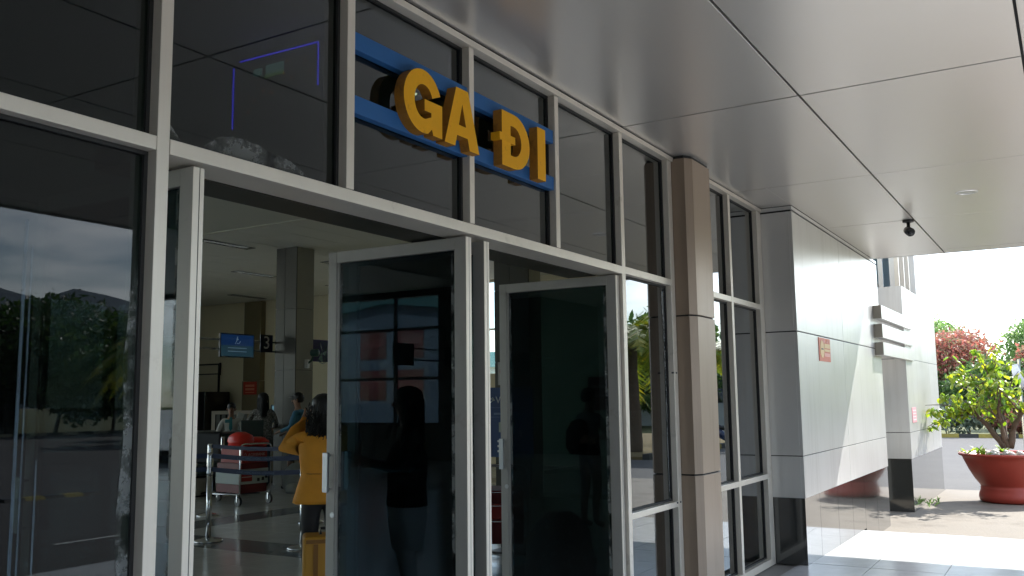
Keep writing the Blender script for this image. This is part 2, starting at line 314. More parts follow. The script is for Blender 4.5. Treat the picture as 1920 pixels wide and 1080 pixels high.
# ---- door leaves (open inwards at a right angle)
def door_leaf(x, hinge, label, w=.875):
    t = thing('glass_door', label, 'door', (x, 2.455, 0), 0, 'entrance door leaves')
    h = 2.288; y1 = w
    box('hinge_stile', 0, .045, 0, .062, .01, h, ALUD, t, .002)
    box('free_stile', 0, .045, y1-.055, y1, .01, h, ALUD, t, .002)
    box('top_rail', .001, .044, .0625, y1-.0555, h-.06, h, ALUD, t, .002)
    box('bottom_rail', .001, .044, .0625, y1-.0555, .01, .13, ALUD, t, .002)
    MB().box(0, .0245, -.003, -.0005, .012, h-.002).box(.0285, .045, -.003, -.0005, .012, h-.002).build('lit_edge_strip', ALU, t); box('edge_groove', .0246, .0284, -.002, -.0005, .012, h-.002, JOINT, t)  # lighter plates, light on the front edge put into the colour
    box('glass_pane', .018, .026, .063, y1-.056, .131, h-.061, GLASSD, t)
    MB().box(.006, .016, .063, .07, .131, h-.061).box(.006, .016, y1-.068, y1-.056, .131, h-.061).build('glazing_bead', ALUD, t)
    MB().box(.015, .017, .071, .095, .14, h-.07).box(.015, .017, y1-.083, y1-.069, .14, h-.07).build('sealant_strip', RES, t)
    for s_ in (-1, 1):
        xx = -.035 if s_ < 0 else .08
        hd = MB().box(xx-.009, xx+.009, y1-.045, y1-.012, 1.045, 1.245); hd.tube([(xx, y1-.028, 1.06), (.0 if s_ < 0 else .045, y1-.028, 1.06)], .006, 8).tube([(xx, y1-.028, 1.23), (.0 if s_ < 0 else .045, y1-.028, 1.23)], .006, 8)
        hd.build('pull_handle', STEEL, t, bev=.003)
    MB().tube([(-.004, y1-.045, .93), (.001, y1-.045, .93)], .014, 12).build('lock_cylinder', STEEL, t)
    return t
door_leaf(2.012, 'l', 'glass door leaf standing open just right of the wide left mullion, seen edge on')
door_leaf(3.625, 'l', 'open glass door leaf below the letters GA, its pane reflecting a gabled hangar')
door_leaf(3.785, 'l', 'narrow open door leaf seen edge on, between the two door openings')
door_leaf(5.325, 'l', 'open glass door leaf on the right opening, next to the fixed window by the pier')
box('threshold_strip', 1.9, 5.38, 2.44, 2.60, -.013, .004, STEEL, cw)

# ================================================================ DEPARTURE SIGN
BLUE = mat('sign_rail_blue', (.022, .13, .36), .6, 0, var=.12, vscale=8, dirt=((.35, .38, .4), 30, .70, .78))
ORG = mat('sign_letter_orange', (1.0, .47, .006), .62, 0, var=.10, vscale=9, dirt=((.50, .20, .01), 11, .60, .80))
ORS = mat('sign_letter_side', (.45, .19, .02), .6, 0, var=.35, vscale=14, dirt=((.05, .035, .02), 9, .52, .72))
sg = thing('departure_sign', 'orange block letters GA ĐI on two blue rails above the doors', 'sign', (2.79, 2.44, 2.68))
sg.location = (0, 0, 0)
for z0 in (2.951, 2.679):
    for a, b in ((2.79, 3.628), (3.674, 4.503)):
        box('sign_rail', a, b, 2.441, 2.480, z0, z0+.076, BLUE, sg, .002)
def arc(cx, cz, rx_, rz_, a0, a1, n): return [(cx+rx_*math.cos(math.radians(a0+(a1-a0)*i/n)), cz+rz_*math.sin(math.radians(a0+(a1-a0)*i/n))) for i in range(n+1)]
def letter(name, outer, hole, x, z, y0=2.388, y1=2.440):
    """Extruded letter with an optional hole; front face and sides have their own paint."""
    cu = bpy.data.curves.new(name, 'CURVE'); cu.dimensions = '2D'; cu.fill_mode = 'BOTH'; cu.extrude = (y1-y0)/2; 
    for pl in [outer]+([hole] if hole else []):
        sp = cu.splines.new('POLY'); sp.points.add(len(pl)-1); sp.use_cyclic_u = True
        for i, (a, b) in enumerate(pl): sp.points[i].co = (a, b, 0, 1)
    tmp = bpy.data.objects.new('t', cu); COL.objects.link(tmp); me = bpy.data.meshes.new_from_object(tmp.evaluated_get(bpy.context.evaluated_depsgraph_get())); bpy.data.objects.remove(tmp)
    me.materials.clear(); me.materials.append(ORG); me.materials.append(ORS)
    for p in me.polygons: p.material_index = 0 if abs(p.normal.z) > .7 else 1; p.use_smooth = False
    o = bpy.data.objects.new('letter', me); o.rotation_euler = RYN; o.location = (x, (y0+y1)/2, z); link(o, sg)
    return o
H_ = .288
G = arc(.14, .144, .14, .146, 25, 335-25, 26)
outerG = arc(.14, .145, .14, .146, 22, 180, 18) + arc(.14, .145, .14, .146, 180, 285, 12) + [(.205, .03), (.215, .004), (.285, .004), (.285, .158), (.15, .158), (.15, .105), (.20, .105), (.20, .085)] + arc(.145, .145, .068, .078, 300, 180, 10) + arc(.145, .145, .068, .078, 180, 22, 14)
letter('g', outerG, None, 3.058, 2.684)
outerA = [(0, 0), (.095, .288), (.195, .288), (.29, 0), (.205, 0), (.19, .055), (.10, .055), (.085, 0)]
letter('a', outerA, [(.115, .108), (.175, .108), (.145, .215)], 3.362, 2.684)
outerD = [(0, 0), (.12, 0)] + arc(.12, .144, .158, .144, -90, 90, 16) + [(0, .288)]
holeD = [(.085, .065), (.085, .222)] + arc(.115, .144, .078, .079, 90, -90, 10)
letter('d', outerD, holeD, 3.862, 2.684)
outerI = [(0, 0), (.088, 0), (.088, .288), (0, .288)]
letter('i', outerI, None, 4.226, 2.684)
MB().box(3.838, 3.99, 2.386, 2.4405, 2.812, 2.852).build('letter_bar', ORG, sg, bev=.001)

# ================================================================ PIER
pr_ = thing('entrance_pier', 'beige clad pier with chamfered corners between two windows', 'pillar', (6.54, 2.4, 0)); pr_.location = (0, 0, 0)
poly = [(6.305, 2.60), (6.305, 2.33), (6.372, 2.292), (6.741, 2.292), (6.785, 2.33), (6.785, 2.60)]
zs = [0, .962, 2.095, 3.262]
for i in range(3): MB().prism(poly, zs[i]+.003, zs[i+1]-.008).build('cladding_panel', BEIGE, pr_, bev=.002)
MB().prism([(a+(.012 if a < 6.5 else -.012), b+.012) for a, b in poly[:5]]+[(6.77, 2.6)], 0, 3.276).build('pier_core', JOINT, pr_)

# ================================================================ CLADDING BLOCKS
bk = thing('cladding_block', 'silver panelled wall block with black granite base, beside the glass front', 'wall'); YB = 2.139
MB().box(8.595, 12.865, YB+.015, 2.62, 0, 3.276).build('block_core', JOINT, bk)
rows = [(.589, .961, ACP), (.967, 2.094, ACP), (2.103, 3.222, ACP), (3.238, 3.274, ACP)]
for z0, z1, mm_ in rows:
    for a, b in ((8.58, 10.555), (10.562, 12.88)):
        MB().box(a, b, YB, YB+.03, z0+.002, z1).build('cladding_panel', mm_, bk, bev=.0015)
    MB().box(8.58, 8.61, YB+.0305, 2.61, z0+.002, z1).build('cladding_panel', mm_, bk, bev=.0015)
    MB().box(12.85, 12.88, YB+.0305, 2.61, z0+.002, z1).build('cladding_panel', mm_, bk, bev=.0015)
gx = [8.592, 9.15, 9.92, 10.62, 11.3, 12.05, 12.87]
for a, b in zip(gx, gx[1:]): box('granite_slab', a, b-.006, YB+.008, YB+.03, -.16 if a > 11.1 else 0.0, .587, GRAN, bk); box('granite_seam', b-.0055, b-.0005, YB+.011, YB+.03, -.16 if a > 11.1 else 0.0, .586, GROUT, bk)
box('granite_slab', 8.588, 8.61, YB+.0305, 2.61, 0, .587, GRAN, bk); box('granite_slab', 12.85, 12.872, YB+.0305, 2.61, -.16, .587, GRAN, bk)
# three horizontal fins in front of the recess
fin = thing('sun_fins', 'three silver horizontal fins bridging the recess between the wall blocks', 'fins')
for z0, z1 in ((2.478, 2.65), (2.235, 2.41), (2.012, 2.177)):
    MB().box(12.45, 15.05, 2.035, 2.137, z0, z1).build('fin', ACP, fin, bev=.002)
    box('fin_end_cap', 12.44, 12.4495, 2.037, 2.137, z0+.002, z1-.002, mat('fin_cap', (.28, .26, .22), .5, .2), fin)
# recess wall with a narrow window
rc = thing('recess_wall', 'grey panelled back of the recess with a narrow window strip', 'wall')
box('wall', 12.9, 14.45, 2.62, 2.7, -.16, 1.6, COLL, rc); box('sill', 12.9, 14.45, 2.56, 2.7, 1.601, 1.66, ACP, rc)
box('window_frame', 12.9, 13.0, 2.58, 2.66, 1.661, 4.6, ALU, rc); box('window_frame', 13.55, 13.6, 2.58, 2.66, 1.661, 4.6, ALU, rc); box('window_frame', 13.001, 13.549, 2.585, 2.655, 3.0, 3.06, ALU, rc)
box('glass_pane', 13.001, 13.549, 2.62, 2.628, 1.661, 2.999, GLASS, rc); box('glass_pane', 13.001, 13.549, 2.62, 2.628, 3.061, 4.6, GLASS, rc)
box('wall', 13.601, 14.45, 2.62, 2.7, 1.661, 4.6, ACP, rc)
# second block, with a corner window at the top
b2 = thing('second_cladding_block', 'taller sunlit silver block beyond the fins, with a corner window high up', 'wall')
X2, X3, Y2 = 14.45, 18.0, 2.07
MB().box(X2+.012, X3-.012, Y2+.012, 2.9, -.16, 3.09).build('block_core', JOINT, b2)
for z0, z1 in ((.589, .961), (.967, 2.03), (2.036, 3.10)):
    for a, b in ((X2, 16.9), (16.907, X3)): MB().box(a, b, Y2, Y2+.03, z0+.002, z1).build('cladding_panel', ACP, b2, bev=.0015)
    MB().box(X2, X2+.03, Y2+.0305, 2.9, z0+.002, z1).build('cladding_panel', ACP, b2, bev=.0015)
box('granite_slab', X2+.008, 16.4, Y2+.008, Y2+.03, -.16, .587, GRAN, b2); box('granite_slab', 16.402, X3-.01, Y2+.008, Y2+.03, -.16, .587, GRAN, b2)
box('granite_slab', X2+.008, X2+.03, Y2+.0305, 2.9, -.16, .587, GRAN, b2)
MB().box(15.98, X3, Y2, 2.9, 3.101, 5.2).build('cladding_panel', ACP, b2, bev=.002)
box('cladding_panel', X2, 15.979, Y2, 2.9, 4.2, 5.2, ACP, b2)
for a in (X2, 14.95, 15.45): box('window_mullion', a, a+.045, Y2+.02, Y2+.08, 3.101, 4.2, ALU, b2)
for a, b in ((2.15, 2.22), (2.31, 2.38), (2.47, 2.54), (2.65, 2.72), (2.82, 2.9)): box('window_mullion', X2+.003, X2+.06, a, b, 3.101, 4.2, ACP, b2)  # pale posts stand in for strips of bright sky behind the window
box('glass_pane', X2+.046, 15.97, Y2+.1, Y2+.108, 3.101, 4.2, GLASSB, b2)

# wing added out of frame at the left end of the canopy to shade the porch
wg = thing('added_shade_wing', 'panelled wing of the terminal closing the left end of the canopy', 'building')
for k_ in range(5):
    for j_ in range(3): MB().box(-18.02, -17.0, -9+2.28*k_, -9+2.28*k_+2.27, .6+1.9*j_, .6+1.9*j_+1.89).build('cladding_panel', BEIGE, wg)
box('granite_base', -18.02, -16.99, -9, 2.4, -.3, .59, GRAN, wg); box('wing_core', -26, -18.03, -9, 2.4, -.3, 6.3, COLD, wg)
for k_ in range(3): MB().box(-16.995, -16.9, -8+3.3*k_, -5.6+3.3*k_, 1.2, 2.9).build('window_frame', ALU, wg); box('window_pane', -16.898, -16.89, -7.9+3.3*k_, -5.7+3.3*k_, 1.3, 2.8, GLASSB, wg)
# notice on the block
RED = mat('notice_red', (.62, .17, .10), .45, var=.05); NCR = mat('notice_cream', (.75, .55, .28), .5); NPK = mat('notice_pink', (.80, .42, .36), .5)
nt_ = thing('no_smoking_notice', 'orange red notice plate on the shaded silver wall panel', 'notice'); 
box('plate', 9.375, 9.868, YB-.006, YB-.0005, 1.85, 2.085, RED, nt_)
MB().prism(arc(9.50, 1.97, .085, .088, 0, 360, 18)[:-1], YB-.0095, YB-.0065, plane='xz').build('emblem', NCR, nt_)
MB().box(9.46, 9.54, YB-.012, YB-.0095, 1.965, 1.978).build('emblem_mark', BLACK, nt_)
for a, b, z0, z1, q in ((9.60, 9.84, 1.985, 2.03, NCR), (9.60, 9.84, 1.95, 1.975, NCR), (9.60, 9.83, 1.90, 1.935, NPK)): 
    MB().box(a, b, YB-.0085, YB-.0065, z0, z1).build('print_block', q, nt_)
MB().prism([(9.56, 2.04), (9.62, 2.04), (9.59, 2.075)], YB-.0085, YB-.0065, plane='xz').build('emblem', NPK, nt_); MB().prism([(9.70, 2.04), (9.76, 2.04), (9.73, 2.078)], YB-.0085, YB-.0065, plane='xz').build('emblem', NPK, nt_)
n2_ = thing('small_pink_notice', 'small pink notice on the far sunlit block', 'notice')
box('plate', 14.72, 15.12, Y2-.006, Y2-.0005, 1.10, 1.32, mat('pink', (.75, .35, .38), .5), n2_)
for i in range(4): MB().box(14.76, 15.08, Y2-.0085, Y2-.0065, 1.13+.045*i, 1.15+.045*i).build('print_line', mat('pinkl', (.85, .6, .6), .5), n2_)

# ================================================================ CANOPY
cp = thing('entrance_canopy', 'wide panelled canopy soffit over the entrance pavement', 'canopy')
MB().box(-18, 12.64, -3.02, 2.56, ZC+.022, ZC+.45).build('canopy_slab', JOINT, cp)  # unseen left end lengthened to keep light off the soffit
JX = [-17.9, -15.5, -13.2, -10.85, -8.53, -6.2, -3.87, -1.55, .78, 3.10, 5.425, 7.755, 10.01, 12.335, 12.65]; KY = [-3.03, -2.23, -1.06, .107, 1.275, 2.43]
for a, b in zip(JX, JX[1:]):
    for c, d in zip(KY, KY[1:]):
        yy = d-.007 if d < 2.4 else (2.426 if a < 8.4 else 2.137)
        if a < 8.5 < b and d > 2.4: yy = 2.137
        dz = random.uniform(0, .0025); MB().box(a+.006, b-.006, c+.007, yy, ZC+dz, ZC+.02).build('soffit_panel', SOF, cp, bev=.002)
MB().box(7.76, 8.575, 2.1375, 2.426, ZC, ZC+.02).build('soffit_panel', SOF, cp)
box('canopy_fascia', -18, 12.655, -3.06, -3.032, ZC-.02, ZC+.5, ACP, cp); box('canopy_fascia', 12.6555, 12.68, -3.05, 2.1, ZC, ZC+.5, ACP, cp)
dl = thing('downlight', 'round recessed downlight in the soffit', 'light', (8.92, .69, ZC))
MB().lathe([(.062, 0), (.066, -.008), (.088, -.006), (.094, 0)], n=28, capb=False, capt=False).build('trim_ring', STEEL, dl, smooth=True)
MB().lathe([(.064, -.001), (.05, -.003), (.001, -.0035)], n=28, capb=False).build('lens', mat('lens', (.45, .45, .42), .3), dl, smooth=True)
cc = thing('security_camera', 'black bullet security camera hanging from the soffit', 'camera', (10.03, 1.33, ZC), math.radians(200))
MB().lathe([(.055, 0), (.055, -.02), (.03, -.025), (.022, -.03)], n=20).build('ceiling_mount', BLACK, cc, smooth=True)
MB().tube([(0, 0, -.02), (0, 0, -.07), (.01, 0, -.09)], .018, 10).build('bracket', BLACK, cc, smooth=True)
MB().tube([(-.05, 0, -.095), (-.045, 0, -.097), (.07, 0, -.135), (.072, 0, -.136)], [.03, .042, .045, .04], 16).build('camera_body', BLACK, cc, smooth=True)
MB().tube([(.0725, 0, -.136), (.076, 0, -.137)], [.028, .026], 14).build('camera_lens', mat('lens_dark', (.005, .005, .006), .05), cc, smooth=True)

# ================================================================ HALL INSIDE
ZI = 4.4
fl = MB().box(-12, 18.8, 2.625, 22.5, -.33, -.0145).build('hall_floor', GROUT); tag(fl, kind='structure')
tmL = tmD = None; rest = MB(); cells = []
for i in range(0, 28):
    for j in range(0, 33):
        x, y = 2.0+.6*i, 2.63+.6*j
        if y+.6 > 22.5: continue
        cells.append((math.hypot(x-1, y), x, y))
cells.sort()
near = [c for c in cells if 35 < math.degrees(math.atan2(c[2], c[1])) < 62][:290]; ns = set(near)
for c in cells:
    _, x, y = c; dark = abs(y-9.23) < .3 or (abs(x-6.8) < .3) or abs(y-15.23) < .3 or abs(x-12.8) < .3
    if c in ns:
        q = bpy.data.objects.new('hall_tile', (tmD if dark else tmL)) if (tmD if dark else tmL) else None
        if q is None:
            q = MB().box(0, .597, 0, .597, -.0145, 0).build('hall_tile', FTILD if dark else FTILE, fl)
            if dark: tmD = q.data
            else: tmL = q.data
        else: link(q, fl)
        q.location = (x, y, 0)
    else: rest.box(x, x+.597, y, y+.597, -.0145, 0, 1 if dark else 0)
tag(rest.build('far_hall_tiles', [FTILE, FTILD], fl), kind='stuff')
tag(box('hall_floor_west', -12, 1.995, 2.63, 22.5, -.0145, 0, FTILE), kind='structure')

def wall(name, label, boxes, mt):
    t = thing(name, label, 'wall')
    for b_ in boxes: box('wall_section', *b_, mt, t)
    return t
fw = wall('front_wall', 'plain wall band above and beside the glass front, behind the canopy', [(-12, 18.8, 2.565, 2.9, 3.275, 5.0), (-12, -7.6, 2.5, 2.9, -.3, 3.27)], CREAM)
iw = wall('front_inner_wall', 'cream inner wall of the hall behind the silver cladding blocks', [(8.6, 18.8, 2.93, 3.05, 0, ZI)], CREAM)
ew = wall('end_wall', 'cream end wall of the check in hall with a brown pilaster and a window', [(18.8, 19.1, 12.6, 22.8, 0, 5.0), (18.8, 19.1, 2.9, 11.2, 0, 5.0), (18.8, 19.1, 11.201, 12.599, 0, 2.145), (18.8, 19.1, 11.201, 12.599, ZI, 5.0)], CREAM)
box('pilaster', 18.62, 18.799, 19.65, 20.32, 2.14, ZI-.002, CREAM2, ew); box('pilaster', 18.6, 18.799, 19.64, 20.33, 0, 2.13, CREAM2, ew)
box('window_frame', 18.9, 18.95, 11.201, 12.599, 3.2, 3.25, ALU, ew); box('window_frame', 18.9, 18.95, 11.25, 11.3, 2.15, 3.19, ALU, ew); box('glass_pane', 18.96, 18.968, 11.201, 12.599, 2.146, 4.399, CLEARG, ew)
bw = thing('rear_wall', 'rear wall of the hall with a band of wide windows', 'wall')
box('wall_section', -12, 18.8, 22.5, 22.8, 0, .3, CREAM, bw); box('wall_section', -12, 18.8, 22.5, 22.8, 4.3, 5.0, CREAM, bw)
box('wall_section', 11.4, 18.8, 22.5, 22.8, .301, 4.299, COLD, bw)  # section darkened in colour so no lit wall shows through the front glass
for k_ in range(7): box('wall_section', -12+3.8*k_, -12+3.8*k_+.2, 22.5, 22.8, .3, 4.3, CREAM, bw)
for k_ in range(6): box('glass_pane', -11.8+3.8*k_, -8.2+3.8*k_, 22.62, 22.63, .3, 4.3, CLEARG, bw)  # unseen windows, added wide to bring daylight into the hall
ww = thing('west_wall', 'wall at the near end of the hall with a tall four pane window', 'wall')
box('added_side_glazing', -12.12, -12.112, 3.0, 10.39, .3, 4.3, CLEARG, ww); box('added_side_glazing', -12.12, -12.112, 17.8, 22.4, .3, 4.3, CLEARG, ww)  # glazing added out of view to brighten the far end wall
for b_ in ((-12.3, -12, 10.4, 13.86, -.3, 5.0), (-12.3, -12, 2.5, 2.99, -.3, 5.0), (-12.3, -12, 2.991, 10.399, -.3, .3), (-12.3, -12, 2.991, 10.399, 4.3, 5.0), (-12.3, -12, 17.6, 17.79, -.3, 5.0), (-12.3, -12, 17.791, 22.8, -.3, .3), (-12.3, -12, 17.791, 22.8, 4.3, 5.0), (-12.3, -12, 13.861, 17.599, -.3, .95), (-12.3, -12, 13.861, 17.599, 4.25, 5.0)): box('wall_section', *b_, COLD, ww)
for a in (13.861, 15.32, 17.52): box('window_mullion', -12.1, -12.03, a, a+.09, .951, 4.249, BLACK, ww)
for z_ in (2.06, 3.36):
    box('window_rail', -12.095, -12.035, 13.96, 15.31, z_, z_+.08, BLACK, ww); box('window_rail', -12.095, -12.035, 15.42, 17.51, z_, z_+.08, BLACK, ww)
box('glass_pane', -12.12, -12.112, 13.861, 17.599, .951, 4.249, CLEARG, ww)
rf = thing('hall_roof', 'roof over the check in hall', 'roof'); box('roof_slab', -12.3, 20.8, 2.905, 23.6, 5.01, 5.2, COLL, rf)  # overhang past the end wall added to keep sun out of its window
# ceiling
ce = thing('hall_ceiling', 'grid ceiling of large metal tiles in the hall', 'ceiling')
box('ceiling_void', -12, 18.79, 2.91, 22.49, ZI+.03, ZI+.05, JOINT, ce)
tubes = [(10.9, 12.95, 1.2), (14.0, 15.5, 1.2), (17.0, 19.0, 1.2), (14.1, 12.95, 1.2), (17.0, 15.5, 1.2), (8.0, 10.2, 1.2), (11.0, 8.0, 1.2), (14.4, 8.0, 1.2)]
rest = MB(); cm = None; cnt = 0
for i in range(10):
    for j in range(32):
        x, y = 6.6+1.2*i, 2.95+.6*j
        if any(abs(x+.6-(a+.6)) < .9 and abs(y+.3-(b+.12)) < .28 for a, b, _ in tubes) and False: continue
        if y > 5 and cnt < 290 and math.degrees(math.atan2(y, x)) > 22:
            cnt += 1
            if cm is None: q = MB().box(0, 1.192, 0, .592, 0, .02).build('ceiling_tile', CEILP, ce); cm = q.data
            else: q = link(bpy.data.objects.new('ceiling_tile', cm), ce)
            q.location = (x, y, ZI+random.uniform(-.002, .002))
        else: rest.box(x, x+1.192, y, y+.592, ZI, ZI+.02)
rest.box(-11.9, 6.58, 2.95, 22.4, ZI, ZI+.02)
tag(rest.build('far_ceiling_tiles', CEILP, ce), kind='stuff')
MB().box(-11.9, 6.55, 2.92, 7.8, 3.30, 3.36).build('bulkhead', BULK, ce); box('bulkhead_face', 6.551, 6.60, 2.92, 7.86, 3.29, ZI, BULK, ce); box('bulkhead_face', -11.9, 6.55, 7.801, 7.86, 3.29, ZI, BULK, ce)
LAMP = mat('tube_reflector', (.75, .75, .70), .25, .6)
for k_, (a, b, w_) in enumerate(tubes):
    where = ['nearest the door, above the cart', 'further in, left of the tall column', 'deepest in the hall, by the pilaster', 'behind the tall column', 'far right beyond the column', 'over the waiting line', 'over the trolleys on the right', 'above the right end of the hall'][k_]
    t = thing('louvre_light', 'unlit louvred ceiling light ' + where, 'ceiling light', (a, b, ZI), 0, 'louvred lights in the hall ceiling')
    MB().box(0, w_, 0, .015, -.012, -.003).box(0, w_, .225, .24, -.012, -.003).box(0, .015, .016, .224, -.012, -.003).box(w_-.015, w_, .016, .224, -.012, -.003).build('frame', COLD, t)
    box('reflector', .016, w_-.016, .016, .224, -.004, -.002, BLACK, t)
    mb = MB()
    for q in range(11): mb.box(.06+q*.1, .085+q*.1, .03, .21, -.014, -.0045)
    mb.build('louvre', LAMP, t)
def column(x0, x1, y0, y1, label):
    t = thing('hall_column', label, 'column', (x0, y0, 0), 0, 'clad columns in the hall'); W_, D_ = x1-x0, y1-y0
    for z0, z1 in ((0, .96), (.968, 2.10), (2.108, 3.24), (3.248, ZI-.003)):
        MB().box(0, .02, .0, D_*.55, z0, z1).box(0, .02, D_*.55+.008, D_, z0, z1).build('shaded_side_panel', COLD, t)  # side away from the doors, its shade is in the panel colour
        box('lit_front_panel', .0205, W_, 0, .02, z0, z1, COLL, t)
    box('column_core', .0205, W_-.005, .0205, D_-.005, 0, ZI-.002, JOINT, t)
    return t
column(12.42, 12.88, 12.2, 12.72, 'tall column between the counters, a wall fan on its light side')
column(12.42, 12.80, 7.22, 7.86, 'column seen between the two door openings, behind the blue banner')

# desks, screens, signs
SCR = mat('screen_blue', (.02, .05, .12), .2, emit=(.01, .07, .26), estr=.07)
SCG = mat('screen_teal', (.02, .05, .06), .2, emit=(.04, .12, .18), estr=.08)
WHP = mat('white_print', (.75, .75, .75), .5); DIMW = mat('screen_print', (.3, .4, .5), .4, emit=(.3, .45, .6), estr=.05)
rod = thing('sign_rods', 'pair of horizontal steel rods carrying the screen and the number sign', 'rods')
for z_ in (2.60, 2.43): MB().tube([(8.2, 12.69, z_+.02), (12.415, 12.69, z_+.02)], .017, 8).build('rod', CHROME, rod, smooth=True)
ms = thing('counter_screen', 'flat blue information screen hanging left of the number 3 sign', 'screen', (11.03, 12.62, 2.31))
box('casing', 0, .78, 0, .04, 0, .42, BLACK, ms, .003); box('display', .02, .76, -.003, -.0005, .21, .40, SCR, ms); box('lower_display', .02, .76, -.003, -.0005, .02, .209, SCG, ms)
MB().tube([(.33, -.006, .24), (.37, -.006, .30), (.385, -.006, .37)], .008, 6).tube([(.37, -.006, .25), (.42, -.006, .245), (.45, -.006, .29)], .007, 6).lathe([(.02, .31), (.02, .33)], .38, -.006, 8).build('emblem', DIMW, ms)
for z_ in (.16, .10): MB().box(.17, .60, -.006, -.004, z_, z_+.012).build('print_line', DIMW, ms)
n3 = thing('number_sign', 'dark blue square sign with a white numeral 3 on the rods', 'sign', (11.98, 12.64, 2.43))
box('plate', 0, .30, 0, .02, 0, .32, mat('sign_navy', (.01, .015, .05), .4), n3); text('numeral', '3', .33, WHP, n3, (.15, -.003, .165), RYN, sx=1.1)
m2 = thing('side_screen', 'dark purple backed screen just right of the column fan', 'screen', (13.0, 12.36, 2.28))
box('casing', 0, .78, 0, .04, 0, .42, mat('purple_back', (.05, .04, .16), .4), m2, .003)
for k_, xx in enumerate((-8.25, -10.1)):
    t = thing('hanging_monitor', ('black hanging monitor in front of the west window, nearer the middle', 'black hanging monitor by the west window, nearer its edge')[k_], 'monitor', (xx, 12.38, 2.28), 0, 'monitors hung before the west window')
    box('casing', -.7, 0, 0, .05, 0, .48, BLACK, t, .003); MB().tube([(-1.8, .025, .38), (-.701, .025, .38)], .017, 6).tube([(-1.8, .025, .13), (-.701, .025, .13)], .017, 6).build('rod', BLACK, t)
# wall fan
fn = thing('wall_fan', 'dark green wall fan mounted on the light side of the tall column', 'fan', (12.68, 12.19, 2.42), math.radians(20))
FG = mat('fan_plastic', (.05, .12, .11), .35)
MB().box(-.05, .05, -.06, .0, -.28, -.12).build('wall_bracket', WHP, fn); MB().tube([(0, -.03, -.2), (0, -.12, -.14), (0, -.16, 0)], .02, 8).build('arm', FG, fn)
MB().tube([(0, -.10, .0), (0, -.12, 0), (0, -.24, 0), (0, -.26, 0)], [.05, .07, .07, .04], 16).build('motor', FG, fn, smooth=True)
mb = MB()
for k_ in range(18):
    a = 2*PI*k_/18; mb.tube([(.03*math.cos(a), -.40, .03*math.sin(a)), (.19*math.cos(a), -.38, .19*math.sin(a)), (.21*math.cos(a), -.33, .21*math.sin(a)), (.17*math.cos(a), -.27, .17*math.sin(a))], .003, 4)
mb.build('cage', FG, fn)
for k_ in range(3):
    a = 2*PI*k_/3; c_, s_ = math.cos(a), math.sin(a)
    mesh_obj('blade', [(.02*c_, -.33, .02*s_), (.17*c_-.06*s_, -.35, .17*s_+.06*c_), (.18*c_+.05*s_, -.31, .18*s_-.05*c_), (.02*c_+.03*s_, -.32, .02*s_-.03*c_)], [[0, 1, 2, 3]], mat('fan_blade', (.2, .35, .36), .3), fn)
# signs and boards on the end wall
rs = thing('red_wall_sign', 'red sign with two pale lines on the brown pilaster', 'sign', (18.59, 19.73, 1.75))
box('plate', -.01, 0, 0, .52, 0, .36, mat('sign_red', (.45, .04, .02), .5), rs)
for z_ in (.22, .12, .05): MB().box(-.014, -.0105, .08, .44, z_, z_+(.06 if z_ > .1 else .02)).build('print_line', mat('sign_pale', (.65, .25, .15), .5), rs)
wb = thing('framed_board', 'framed pale board on the cream end wall at the left', 'board', (18.78, 21.5, 1.84))
box('panel', -.01, 0, 0, 1.3, 0, .8, CREAM, wb); MB().box(-.05, -.011, -.05, 1.3, .8, .84).box(-.05, -.011, -.05, 1.3, .52, .55).box(-.05, -.011, -.05, 0, 0, .8).box(-.055, -.0115, -.09, -.051, .5, .86).build('frame', COLD, wb)
xr = thing('dark_screening_cabinet', 'large black cabinet standing against the end wall at the left', 'cabinet', (17.6, 20.7, 0)); MB().box(0, .9, 0, 1.75, 0, 1.84).build('body', mat('cabinet_black', (.012, .014, .014), .4), xr, bev=.02); box('plinth', .02, .88, .03, 1.7, -.0, .05, BLACK, xr)
bk_ = thing('slatted_screen', 'pale framed slatted screen behind the seated clerk', 'screen', (13.1, 14.35, 0), math.radians(-43))
for b_ in ((-.55, -.48, 0, .05, 0, 1.36), (.48, .55, 0, .05, 0, 1.36), (-.479, .479, 0, .05, 1.29, 1.36)): box('frame', *b_, ALU, bk_)
for k_ in range(9): box('slat', -.46+k_*.105, -.39+k_*.105, .015, .03, .05, 1.285, mat('slat_grey', (.22, .23, .22), .5), bk_)
DG = mat('desk_green', (.03, .055, .045), .4); DGL = mat('desk_top', (.10, .11, .10), .3)
d1 = thing('service_desk', 'dark green service desk in front of the clerk in a white shirt', 'desk', (10.95, 12.05, 0), math.radians(-43))
box('body', -.62, .42, 0, .6, .1, 1.0, DG, d1, .01); box('plinth', -.58, .38, .04, .56, 0, .1, BLACK, d1); box('raised_panel', .05, .42, -.04, -.001, .3, 1.22, DG, d1, .01); box('top', -.65, .04, -.03, .6, 1.001, 1.03, DGL, d1, .004)
ch = thing('office_chair', 'black office chair back left of the green desk', 'chair', (10.35, 12.05, 0), math.radians(-60))
MB().box(-.2, .2, -.03, .03, .55, 1.05).build('backrest', BLACK, ch, bev=.03); MB().box(-.22, .22, .04, .46, .43, .5).build('seat', BLACK, ch, bev=.02); MB().tube([(0, .25, .08), (0, .25, .43)], .03, 8).build('column', BLACK, ch)
for k_ in range(5):
    a = 2*PI*k_/5; MB().tube([(0, .25, .1), (.26*math.cos(a), .25+.26*math.sin(a), .04)], .018, 6).build('leg', BLACK, ch)
d2 = thing('check_in_counter', 'check in counter with pale printed front behind the man in a cap', 'counter', (13.6, 12.95, 0), math.radians(-43))
box('body', -.9, .9, 0, .6, 0, 1.0, CREAM2, d2); box('top', -.93, .93, -.05, .62, 1.001, 1.05, DGL, d2)
PAP = mat('paper', (.6, .62, .6), .6, var=.1)
